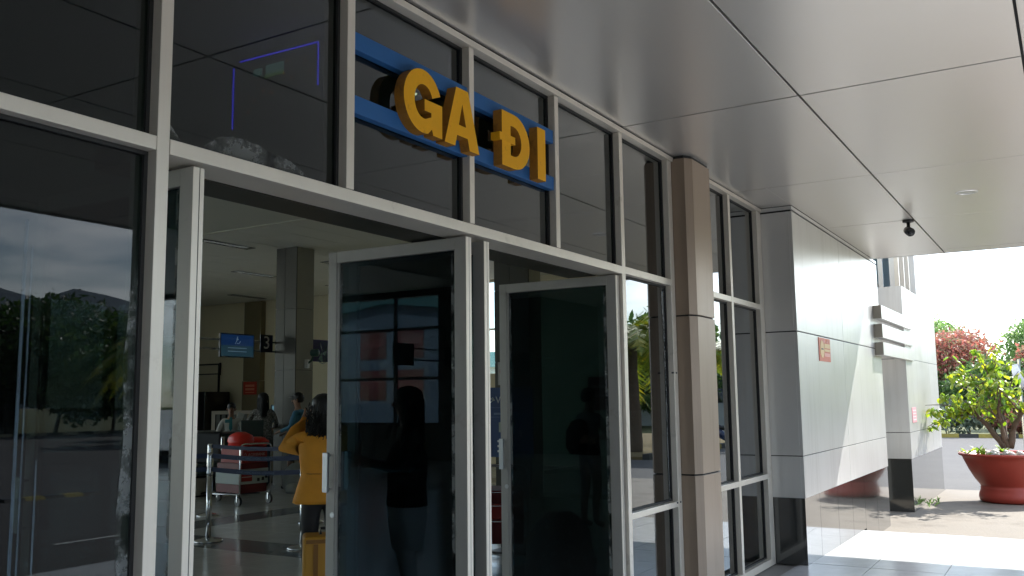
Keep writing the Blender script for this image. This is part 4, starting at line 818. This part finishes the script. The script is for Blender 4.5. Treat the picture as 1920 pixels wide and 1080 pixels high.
# woman in jeans whose reflection shows in the left leaf
p6, s6 = person('woman with long hair, dark top and pale jeans by the left door leaf', (2.18, 3.95, 0), face_dir(.6, .55), 1.60, {-1: ((-.24, .08, 1.12), (-.1, .28, 1.16)), 1: ((.24, .08, 1.12), (.1, .28, 1.18))}, cols(DKT, JEAN), wide=1.15)
long_hair(p6, s6, 1.6, .38, .12, False, 9); sloft(s6, 'top', [(0, 0, .86, .20, .15), (0, 0, 1.0, .19, .14), (0, 0, 1.2, .20, .15), (0, 0, 1.30, .14, .11), (0, 0, 1.34, .07, .06)], DKT, p6, folds=.04)
sloft(s6, 'jeans', [(0, 0, .55, .16, .11), (0, 0, .75, .20, .14), (0, 0, .90, .19, .145)], JEAN, p6, folds=.02)
p7, s7 = person('man in a dark cap deep in the hall, mirrored small in the left door leaf', (-6.1, 10.3, 0), face_dir(.3, -.9), 1.66, {-1: ((-.24, .02, 1.12), (-.22, .12, .9)), 1: ((.24, .02, 1.12), (.22, .12, .9))}, cols(DKT, NAVY)); short_hair(p7, s7); cap(p7, s7, BLACK)

# ================================================================ OUTSIDE: PLANTS
def leaf_cloud(n, clumps, size, seed, flat=.5, outer=.55):
    """n small folded leaves spread through ellipsoid clumps -> verts, faces (numpy)."""
    rg = np.random.default_rng(seed); C_ = np.array([c[0] for c in clumps], float); Rr = np.array([c[1] for c in clumps], float)
    wts = Rr.prod(1)**(2/3); wts /= wts.sum(); ci = rg.choice(len(clumps), n, p=wts)
    d = rg.normal(size=(n, 3)); d /= np.linalg.norm(d, axis=1)[:, None]; rad = (outer+(1-outer)*rg.random(n)**.6)*(1+.12*rg.normal(size=n)); c = C_[ci]+d*rad[:, None]*Rr[ci]
    nrm = rg.normal(size=(n, 3)); nrm[:, 2] += flat; nrm += .4*d; nrm /= np.linalg.norm(nrm, axis=1)[:, None]
    a = np.cross(nrm, rg.normal(size=(n, 3))); a /= np.linalg.norm(a, axis=1)[:, None]; b = np.cross(nrm, a)
    sz = (size*(.6+.8*rg.random(n)))[:, None]
    v = np.stack([c-a*sz, c+b*sz*.42-nrm*sz*.12, c+a*sz, c-b*sz*.42-nrm*sz*.12], 1).reshape(-1, 3)
    return v
def leaves_obj(name, v, mt, parent, loc=None, seed=0):
    n = len(v)//4; me = bpy.data.meshes.new(name); me.vertices.add(n*4); me.vertices.foreach_set('co', v.astype(np.float32).ravel())
    me.loops.add(n*4); me.loops.foreach_set('vertex_index', np.arange(n*4, dtype=np.int32)); me.polygons.add(n); me.polygons.foreach_set('loop_start', np.arange(0, n*4, 4, dtype=np.int32)); me.polygons.foreach_set('loop_total', np.full(n, 4, dtype=np.int32))
    me.update(calc_edges=True); me.validate(); me.materials.append(mt); o = bpy.data.objects.new(name, me)
    if loc: o.location = loc
    return link(o, parent)
BARK = mat('bark', (.12, .09, .065), .9, 0, var=.3, vscale=8, bump=.6, bscale=18)
GRN = leaf_mat('leaves_green', (.05, .11, .03), (.09, .17, .045), (.16, .23, .07), trans=.35)
GRNB = leaf_mat('leaves_bright', (.15, .26, .08), (.22, .34, .12), (.32, .42, .16), trans=.4)
GRND = leaf_mat('leaves_dark', (.03, .07, .02), (.05, .10, .03), (.09, .15, .04), trans=.4)
RDL = leaf_mat('leaves_red', (.42, .14, .12), (.34, .16, .12), (.22, .22, .12), trans=.4)
SLV = leaf_mat('leaves_grey', (.14, .18, .12), (.24, .29, .21), (.10, .14, .08), trans=.3)
def tree(name, label, cat, x, y, h, rx_, rz_, lm, n, size, seed, group=None, z0=-.33, trunk=.3, ry_=None, clumps=9):
    rg = random.Random(seed); t = thing(name, label, cat, (x, y, z0), 0, group); ry_ = ry_ or rx_
    cz = h-rz_; cl = []
    for i in range(clumps):
        a = rg.uniform(0, 2*PI); q = rg.uniform(.15, .7); zz = cz+rg.uniform(-.65, .6)*rz_; rr = rg.uniform(.32, .55)
        cl.append(((rx_*q*math.cos(a), ry_*q*math.sin(a), zz), (rx_*rr, ry_*rr, rz_*rg.uniform(.3, .45))))
    cl.append(((0, 0, h-rz_*.55), (rx_*.5, ry_*.5, rz_*.5)))
    mb = MB(); mb.tube([(0, 0, 0), (.05*h*rg.uniform(-1, 1), 0, max(.3, (cz-rz_*.4))*.6), (0, .03*h, max(.5, cz))], [trunk*.1*h/2, trunk*.075*h/2, trunk*.04*h/2], 8)
    for c, r_ in cl: mb.tube([(0, .01*h, max(.3, cz-rz_*.5)), ((c[0])*.5, c[1]*.5, (c[2]+cz-rz_*.5)*.5), c], [trunk*.04*h/2, trunk*.025*h/2, .01], 5)
    mb.build('trunk', BARK, t); v = leaf_cloud(n, cl, size, seed)
    if isinstance(lm, tuple):          # crown with two colours: tips above, green below
        zc = v.reshape(-1, 4, 3)[:, 0, 2]; up = zc > (h-rz_*1.0)+np.random.default_rng(seed).normal(size=len(zc))*.4*rz_*.6
        vv = v.reshape(-1, 4, 3); leaves_obj('crown', vv[up].reshape(-1, 3), lm[0], t); leaves_obj('lower_crown', vv[~up].reshape(-1, 3), lm[1], t)
    else: leaves_obj('crown', v, lm, t)
    return t
# beyond the road, straight ahead
tree('red_leaf_tree', 'wide shrub tree with red leaf tips over green, across the road behind the potted plant', 'tree', 47.5, 4.3, 5.0, 2.6, 2.3, (RDL, GRN), 15000, .10, 11, z0=-.3, ry_=3.0, clumps=14)
tree('red_leaf_tree', 'lower half red shrub tree right of the wide red one, partly behind the plant', 'tree', 46.0, .8, 4.4, 2.0, 2.0, (RDL, GRN), 9000, .10, 12, z0=-.3, clumps=12)
tree('green_shrub', 'glossy green shrub in front of the red leaf tree across the road', 'shrub', 44.0, 3.0, 3.5, 1.9, 1.7, GRN, 9000, .10, 13, z0=-.3, clumps=12)
tree('green_shrub', 'low grey green shrub by the striped kerb, right of the glossy one', 'shrub', 43.6, .2, 3.0, 1.8, 1.5, SLV, 7000, .09, 14, z0=-.3, clumps=10)
tree('green_tree', 'bright green tree rising behind the left end of the red leaf tree', 'tree', 58, 7.2, 6.6, 2.8, 2.6, GRNB, 9000, .13, 15, clumps=10)
tree('green_tree', 'bright green tree behind at the far right edge of the picture', 'tree', 57, 1.2, 6.4, 3.2, 2.6, GRNB, 9000, .13, 16, clumps=10)
tree('green_tree', 'rounded green tree beyond the kerb just outside the right edge', 'tree', 50, -3.5, 5.6, 3, 2.6, GRNB, 6000, .14, 17, clumps=9)
tree('green_shrub', 'dark leafy shrub against the edge of the far block', 'shrub', 45.0, 7.0, 3.2, 1.8, 1.6, GRN, 6000, .11, 18, z0=-.3)
kb = thing('striped_kerb', 'low black and yellow striped kerb across the road', 'kerb', (41.2, 0, -.2))
for i in range(44): MB().box(0, .18, -12+.7*i, -12+.7*i+.69, -.1, .14).build('kerb_block', YEL if i % 2 else mat('kerb_black', (.05, .05, .045), .8), kb)
lampw = thing('white_road_sign', 'white curved panel on a post at the right edge beyond the plant', 'sign', (30.5, 1.33, -.2)); MB().tube([(0, 0, 0), (0, 0, 2.7)], .04, 8).build('post', CHROME, lampw); MB().tube([(0, .12, 2.55), (0, .05, 2.2), (0, -.12, 1.85)], [.1, .13, .08], 10).build('panel', mat('white_paint', (.75, .75, .75), .4), lampw, smooth=True)

# potted plant
PX_, PY_ = 16.45, .96
pot = thing('plant_pot', 'large flared terracotta red plant pot standing on the sunlit concrete', 'plant pot', (PX_, PY_, -.16))
POTM = mat('pot_red', (.42, .055, .035), .45, 0, var=.18, vscale=4, dirt=((.5, .32, .26), 3, .66, .85))
MB().lathe([(.40, 0), (.46, .02), (.475, .08), (.465, .14), (.44, .20), (.445, .23), (.43, .24), (.45, .27), (.52, .36), (.60, .50), (.665, .64), (.69, .70), (.735, .715), (.745, .735), (.735, .755), (.685, .75), (.66, .70), (.05, .68)], n=56, capt=True).build('pot_body', POTM, pot, smooth=True).scale = (.95, .95, 1)
MB().lathe([(.67, .70), (.45, .715), (.2, .74), (.01, .745)], n=28, capb=False).build('soil', mat('soil', (.10, .07, .045), .95, bump=.8, bscale=30), pot, smooth=True).scale = (.95, .95, 1)
for k_ in range(22):
    a = k_*2.4; q = .18+.42*((k_*.37) % 1); rr = random.uniform(.035, .07)
    MB().lathe([(.01, 0), (rr, rr*.35), (rr*.9, rr*.8), (rr*.4, rr*1.15), (.005, rr*1.2)], n=9, ry=random.uniform(.7, 1)).build('pebble', mat('pebble_white', (.55, .53, .48), .6, var=.2), pot, smooth=True, loc=(q*math.cos(a), q*math.sin(a), .715))
pl_ = thing('bougainvillea_shrub', 'leafy yellow green shrub with several bare stems growing in the red pot', 'plant', (PX_, PY_, .57))
STEM = mat('stem_bark', (.17, .12, .085), .85, 0, var=.3, vscale=12, bump=.6, bscale=30)
rg = random.Random(21)
# image-left is +Y here; stems fork from the soil
tips = []
def branch(p0, p1, r0, r1, sag=.0, n=6):
    p0, p1 = Vector(p0), Vector(p1); pts = []; rr = []
    for i in range(n+1):
        t_ = i/n; q = p0.lerp(p1, t_)+Vector((rg.uniform(-.02, .02), rg.uniform(-.02, .02), sag*math.sin(PI*t_))); pts.append(q); rr.append(r0+(r1-r0)*t_)
    return pts, rr
mains = [((0, .03, .1), (-.1, .42, .62), .055, .028), ((0, .0, .1), (.05, .16, 1.0), .05, .02), ((0, -.03, .1), (-.1, -.25, .72), .055, .03), ((.02, .02, .1), (.25, .05, .8), .045, .02), ((0, .03, .12), (-.2, .1, .75), .04, .018)]
for a, b, r0, r1 in mains:
    pts, rr = branch(a, b, r0, r1, .04); MB().tube(pts, rr, 8).build('stem', STEM, pl_, smooth=True)
    for q in range(7):
        tgt = Vector(b)+Vector((rg.uniform(-.6, .55), rg.uniform(-.55, .6), rg.uniform(-.12, .55)))
        if q == 0: tgt = Vector(b)+Vector((rg.uniform(-.2, .2), rg.uniform(.3, .7), rg.uniform(.0, .2)))
        st = pts[rg.choice((3, 4, 5, 6))]; p2, r2 = branch(st, tgt, .014, .004, .06); MB().tube(p2, r2, 5).build('twig', STEM, pl_)
        tips += p2[2:]
for a, b in (((-.1, .42, .62), (-.25, 1.12, .62)), ((-.1, .42, .62), (-.15, 1.18, .40)), ((.05, .16, 1.0), (0, .35, 1.65)), ((.05, .16, 1.0), (.05, .05, 1.72)), ((-.1, -.25, .72), (-.1, -.8, 1.1)), ((.05, .16, 1.0), (-.1, .70, 1.25))):
    p2, r2 = branch(a, b, .016, .004, .05, 8); MB().tube(p2, r2, 5).build('twig', STEM, pl_); tips += p2[2:]*2
BL = leaf_mat('pot_leaves', (.17, .27, .035), (.28, .38, .05), (.46, .45, .06), per='object', trans=.5, rough=.35); BLI = leaf_mat('pot_leaves_mass', (.12, .22, .035), (.20, .32, .06), (.36, .40, .07), trans=.5, rough=.35)
def leaf_geo(L_, W_):
    V = [(0, 0, 0), (L_*.3, W_*.45, -.008), (L_*.65, W_*.42, -.012), (L_, 0, -.03), (L_*.65, -W_*.42, -.012), (L_*.3, -W_*.45, -.008), (L_*.3, 0, .008), (L_*.65, 0, .004)]
    return V, [[0, 6, 1], [1, 6, 7, 2], [2, 7, 3], [0, 5, 6], [5, 4, 7, 6], [4, 3, 7]]
lm_ = []
for k_ in range(5):
    V, F = leaf_geo(rg.uniform(.11, .16), rg.uniform(.065, .09)); o = mesh_obj('leaf', V, F, BL, pl_, loc=(0, 0, 1)); lm_.append(o)
def leaf_pose(): 
    tp = rg.choice(tips); loc = Vector(tp)+Vector((rg.uniform(-.07, .07), rg.uniform(-.07, .07), rg.uniform(-.05, .07)))
    return loc, Euler((rg.uniform(-.5, .5), rg.uniform(.1, 1.1), rg.uniform(0, 2*PI)))
tips_sorted = None
for k_ in range(290):
    o = lm_[k_] if k_ < 5 else link(bpy.data.objects.new('leaf', lm_[k_ % 5].data), pl_); loc, e = leaf_pose(); o.location = loc; o.rotation_euler = e
MV, MF = [], []
for k_ in range(340):
    loc, e = leaf_pose(); V, F = leaf_geo(rg.uniform(.09, .15), rg.uniform(.055, .085)); R3 = e.to_matrix(); b = len(MV); MV += [tuple(R3 @ Vector(v)+loc) for v in V]; MF += [[b+i for i in q] for q in F]
tag(mesh_obj('leaf_mass', MV, MF, BLI, pl_), kind='stuff')
for k_, (a, b) in enumerate(((.35, .45), (.52, .1), (-.3, -.45), (-.1, .56), (.3, -.5), (-.45, .3))):
    t = thing('pot_weed', ['broad leaved weed at the far side of the pot soil', 'small weed at the middle back of the pot soil', 'small weed at the near right of the pot soil', 'leafy weed at the left rim of the pot', 'weed at the right back of the pot rim', 'weed on the near left of the pot soil'][k_], 'weed', (PX_+a, PY_+b, .57), 0, 'weeds in the pot')
    V, F = [], []
    for q in range(9):
        R3 = Euler((rg.uniform(-.3, .3), rg.uniform(-1.2, -.1), rg.uniform(0, 2*PI))).to_matrix(); W_, G_ = leaf_geo(.17, .06); c0 = len(V); V += [tuple(R3 @ Vector(v)) for v in W_]; F += [[c0+i for i in z] for z in G_]
    mesh_obj('foliage', V, F, BLI, t)
we = thing('ground_weed', 'tuft of weeds at the foot of the far block', 'weed', (15.6, 1.98, -.16)); V, F = [], []
for q in range(16):
    R3 = Euler((rg.uniform(-.4, .4), rg.uniform(-1.4, -.5), rg.uniform(0, 2*PI))).to_matrix(); W_, G_ = leaf_geo(.12, .02); c0 = len(V); o_ = Vector((rg.uniform(-.5, .5), rg.uniform(-.06, .05), 0)); V += [tuple(R3 @ Vector(v)+o_) for v in W_]; F += [[c0+i for i in z] for z in G_]
mesh_obj('foliage', V, F, GRNB, we)

for k_ in range(5):
    tree('hedge_shrub', ['leftmost low shrub behind the striped kerb', 'second low shrub from the left behind the striped kerb', 'middle low shrub behind the striped kerb', 'fourth low shrub behind the striped kerb', 'rightmost low shrub behind the striped kerb'][k_], 'shrub', 42.6, 7.0-2.3*k_, 1.7, 1.3, .8, (GRN, SLV, RDL, GRN, SLV)[k_], 3500, .09, 80+k_, group='low shrubs behind the kerb', z0=-.3, ry_=1.7)
# palms and trees across the forecourt, seen in the glass
PALM = leaf_mat('palm_leaves', (.14, .21, .04), (.26, .32, .05), (.50, .42, .06), trans=.35)
def palm(x, y, h, seed, label, nf=22, fl_=2.3):
    rg = random.Random(seed); t = thing('palm_tree', label, 'palm', (x, y, -.33), 0, 'palms across the forecourt')
    pts = [(.06*math.sin(i*.8), 0, h*i/9) for i in range(10)]; MB().tube(pts, [.24*(1-.04*i)+.02*(i % 2) for i in range(10)], 12).build('trunk', BARK, t, smooth=True)
    for k_ in range(nf):
        a = 2*PI*k_*.618; up = rg.uniform(-.35, 1.1); V, F = [], []; P_ = []
        for i in range(11):
            s_ = i/10; rr = fl_*s_*math.cos(up*.6); P_.append(Vector((rr*math.cos(a), rr*math.sin(a), h+fl_*(up*.55*s_-(.5+.3*(1-up))*s_*s_))))
        sd = Vector((-math.sin(a), math.cos(a), 0))
        for i in range(1, 60):
            s_ = i/60; q = s_*10; j = int(q); p = P_[j].lerp(P_[min(j+1, 10)], q-j); d = (P_[min(j+1, 10)]-P_[j]).normalized(); ln = .62*math.sin(PI*min(1, s_*.9+.12))*fl_/2.3
            for sg_ in (-1, 1):
                tp = p+sd*sg_*ln*.8+d*ln*.45+Vector((0, 0, -ln*rg.uniform(.15, .5))); b = len(V); V += [tuple(p), tuple(p+d*.075), tuple(tp)]; F.append([b, b+1, b+2])
        fr = mesh_obj('frond', V, F, PALM, t); fr.data.name = 'frond'
    return t
palm(26.5, -6.75, 4.0, 31, 'palm with rough trunk across the forecourt, mirrored in the window by the pier', fl_=2.6)
palm(30.5, -10.4, 3.3, 32, 'second shorter palm behind it, mirrored in the same window', fl_=2.5)
palm(33.5, -7.0, 3.6, 33, 'palm mirrored in the narrow window right of the pier', fl_=2.4)
palm(27.6, -30.6, 4.8, 34, 'tall palm mirrored at the right edge of the large left pane', fl_=3.4)
palm(31.5, -35.0, 4.0, 35, 'lower yellowish palm beside the tall one, mirrored in the large left pane', fl_=3.0)
tree('shade_tree', 'broad dark tree mirrored in the middle of the large left pane', 'tree', 37, -53, 9.4, 7.5, 4.2, GRND, 24000, .26, 41, clumps=16)
tree('shade_tree', 'dark tree left of the broad one, mirrored in the large left pane', 'tree', 31, -57, 8.6, 6, 3.8, GRND, 16000, .26, 42, clumps=14)
tree('shade_tree', 'dark tree near the palms, mirrored in the large left pane', 'tree', 37, -47, 7.6, 5, 3.4, GRN, 14000, .25, 43, clumps=12)
tree('grey_shrub', 'pale grey leaved shrub mirrored low at the left edge of the pane', 'shrub', 24.5, -44.5, 4.0, 2.8, 1.9, SLV, 9000, .13, 44)
for k_, (x, y, h_) in enumerate(((48, -30, 8), (55, -18, 7.5), (62, -9, 8), (44, -38, 8.5), (20, -62, 9), (8, -60, 8), (-8, -58, 9), (-24, -55, 8))):
    tree('roadside_tree', ['green roadside tree east of the palms', 'green roadside tree far beyond the palms', 'green roadside tree at the bend beyond the palms', 'green roadside tree next to the dark ones', 'green roadside tree right behind the grey shrub', 'green roadside tree opposite the camera', 'green roadside tree west of the forecourt', 'westernmost green roadside tree'][k_], 'tree', x, y, h_, 4.5, 3.4, GRN, 6000, .28, 60+k_, group='roadside trees')
hs = thing('low_house', 'low grey house with a small white window behind the dark trees', 'house', (42, -66, -.33), math.radians(120))
box('wall', -12, 12, 0, 6, 0, 3.4, mat('house_wall', (.22, .24, .24), .8), hs); MB().prism([(-.5, 3.41), (6.5, 3.41), (3, 5.0)], -12.5, 12.5, plane='yz').build('roof', mat('house_roof', (.10, .12, .13), .7), hs)
for sd in (-.01, 6.01):
    for a in (-8, -2, 4): box('window', a, a+1.6, sd-.03, sd+.03, 1.2, 2.5, mat('window_white', (.6, .6, .58), .5), hs)
tb = thing('teal_shed', 'long white shed with a teal roof beyond the palms, mirrored right of the pier', 'building', (60, -19, -.33), math.radians(-20))
box('wall', -1, 5, -9, 9, 0, 4.6, mat('shed_wall', (.55, .58, .58), .7), tb); MB().box(-1.6, 5.6, -9.6, 9.6, 4.61, 5.6).build('roof', mat('teal_roof', (.05, .25, .26), .5), tb)
for k_ in range(5): box('window_band', -1.05, -1.001, -8+3.3*k_, -5.6+3.3*k_, 1.5, 3.2, GLASSB, tb)
# motorbike across the road
mbk = thing('motorbike', 'dark blue motor scooter parked across the road, mirrored right of the pier', 'motorbike', (28.4, -4.5, -.2), math.radians(70))
for a in (-.6, .6): MB().tube([(a, -.04, .27), (a, .04, .27)], .27, 20).build('wheel', BLACK, mbk)
DBL = mat('scooter_blue', (.02, .04, .10), .25, coat=.5)
MB().tube([(-.65, 0, .62), (-.35, 0, .70), (-.1, 0, .55), (.15, 0, .38), (.4, 0, .55), (.5, 0, .95)], [.08, .14, .13, .11, .10, .07], 12).build('body', DBL, mbk, smooth=True); MB().tube([(-.65, 0, .80), (-.3, 0, .82), (.0, 0, .74)], [.07, .10, .06], 10).build('seat', BLACK, mbk, smooth=True)
MB().tube([(.46, -.32, 1.02), (.5, 0, 1.0), (.46, .32, 1.02)], .018, 8).build('handlebar', BLACK, mbk); MB().tube([(.5, 0, .95), (.62, 0, .3)], .03, 8).build('fork', CHROME, mbk)
# low curb with stripes along the planted strip and the planted strip itself
kb2 = thing('planter_kerb', 'striped kerb around the palm strip across the forecourt', 'kerb', (24.2, -5.5, -.2))
for i in range(26): MB().box(.0+.62*i, .6+.62*i, -.0, .2, -.1, .16).build('kerb_block', YEL if i % 2 else mat('kerb_black', (.05, .05, .045)), kb2)
tag(MB().box(24.2, 40.8, -16, -5.51, -.33, -.12).build('palm_strip_ground', mat('dry_grass', (.20, .15, .06), .95, 0, var=.4, vscale=1.5, bump=.6)), kind='structure')
kb3 = thing('far_kerb', 'striped kerb along the far side of the forecourt road', 'kerb', (-20, -46.2, -.2))
for i in range(60): MB().box(1.0*i, 1.0*i+.98, 0, .25, -.1, .16).build('kerb_block', mat('kerb_pale', (.45, .42, .30), .8) if i % 2 else mat('kerb_black', (.05, .05, .045)), kb3)
# hills
def hills():
    V, F = [], []; n = 90; rg = random.Random(5)
    for k_ in range(4):
        for i in range(n+1):
            a = math.radians(-185+150*i/n); d = 650+120*k_; hh = [0, .55, 1.0, .9][k_]*d*(.108+.022*math.sin(i*.35+1.2)+.012*math.sin(i*.9)+.005*math.sin(i*2.3)); V.append((d*math.cos(a), d*math.sin(a), -.4+hh))
    for k_ in range(3):
        for i in range(n): b = k_*(n+1)+i; F.append([b, b+1, b+n+2, b+n+1])
    return V, F
V, F = hills(); tag(mesh_obj('hills', V, F, mat('hazy_hill', (.10, .145, .18), .95, 0, var=.3, vscale=.02), smooth=True), kind='structure')  # blue of distant haze is put into the hill colour
# hangar west of the hall, mirrored in the open door
hg = thing('hangar', 'pale gabled hangar with a teal roof edge, mirrored in the left door leaf', 'building', (-30, 30, -.33))
box('wall', -14, 0, -9, 9, 0, 6.0, mat('hangar_wall', (.05, .085, .125), .7), hg); MB().prism([(-9, 6.001), (9, 6.001), (0, 7.0)], -14, 0, plane='yz').build('gable', mat('hangar_wall', (.4, .5, .55)), hg)
MB().prism([(-10, 5.6), (0, 6.85), (10, 5.6), (10, 6.2), (0, 7.5), (-10, 6.2)], -14.5, .5, plane='yz').build('roof', mat('hangar_roof', (.02, .09, .10), .6), hg)
for k_, (a, z_) in enumerate(((-2, 3.7), (.4, 3.7), (-2, 1.6), (.4, 1.6))):
    t = thing('red_banner', 'dark red banner board on the hangar wall, ' + ['upper one farther from the ridge', 'upper one under the ridge', 'lower one farther from the ridge', 'lower one under the ridge'][k_], 'banner', (-29.97, 30+a-.2, z_), 0, 'red banner boards on the hangar'); box('board', 0, .03, 0, 1.7, 0, 1.5, mat('hangar_red', (.06, .004, .005), .6), t)
    for q in range(8): MB().box(.031, .034, .12+.19*q, .26+.19*q, .6, 1.0).build('print_block', mat('hangar_print', (.12, .03, .03), .6), t)
# rear apron beyond the hall
tag(mesh_obj('airfield_apron', [(-200, 23.2, -.26), (17.5, 23.2, -.26), (17.5, 300, -.26), (-200, 300, -.26)], [[0, 1, 2, 3]], mat('apron', (.62, .61, .58), .9, var=.1)), kind='structure')
sh = thing('far_building', 'pale building with a teal roof band beyond the end wall window', 'building', (52, 32, -.33), math.radians(32)); box('wall', 0, 8, -14, 14, 0, 4.0, mat('shed_wall', (.55, .58, .58)), sh); box('roof', -.6, 8.6, -14.6, 14.6, 4.01, 5.0, mat('teal_roof', (.05, .25, .26)), sh)

# ================================================================ put every thing's origin at its own foot
bpy.context.view_layer.update()
for e in [o for o in S.objects if o.type == 'EMPTY' and o.parent is None and o.location.length < 1e-6 or o.name == 'led_frame' or o.name == 'lit_panel']:
    ch = list(e.children)
    if not ch: continue
    if e.location.length > 1e-6:
        zmin = min((c.matrix_world @ Vector(b)).z for c in ch for b in c.bound_box); dz = Vector((0, 0, zmin-e.location.z)); e.location += dz
        for c in ch: c.location -= dz
        continue
    pts = [c.matrix_world @ Vector(b) for c in ch for b in c.bound_box]
    lo = Vector([min(p[i] for p in pts) for i in range(3)]); hi = Vector([max(p[i] for p in pts) for i in range(3)])
    base = Vector(((lo.x+hi.x)/2, (lo.y+hi.y)/2, lo.z)); e.location = base
    for c in ch: c.location -= base
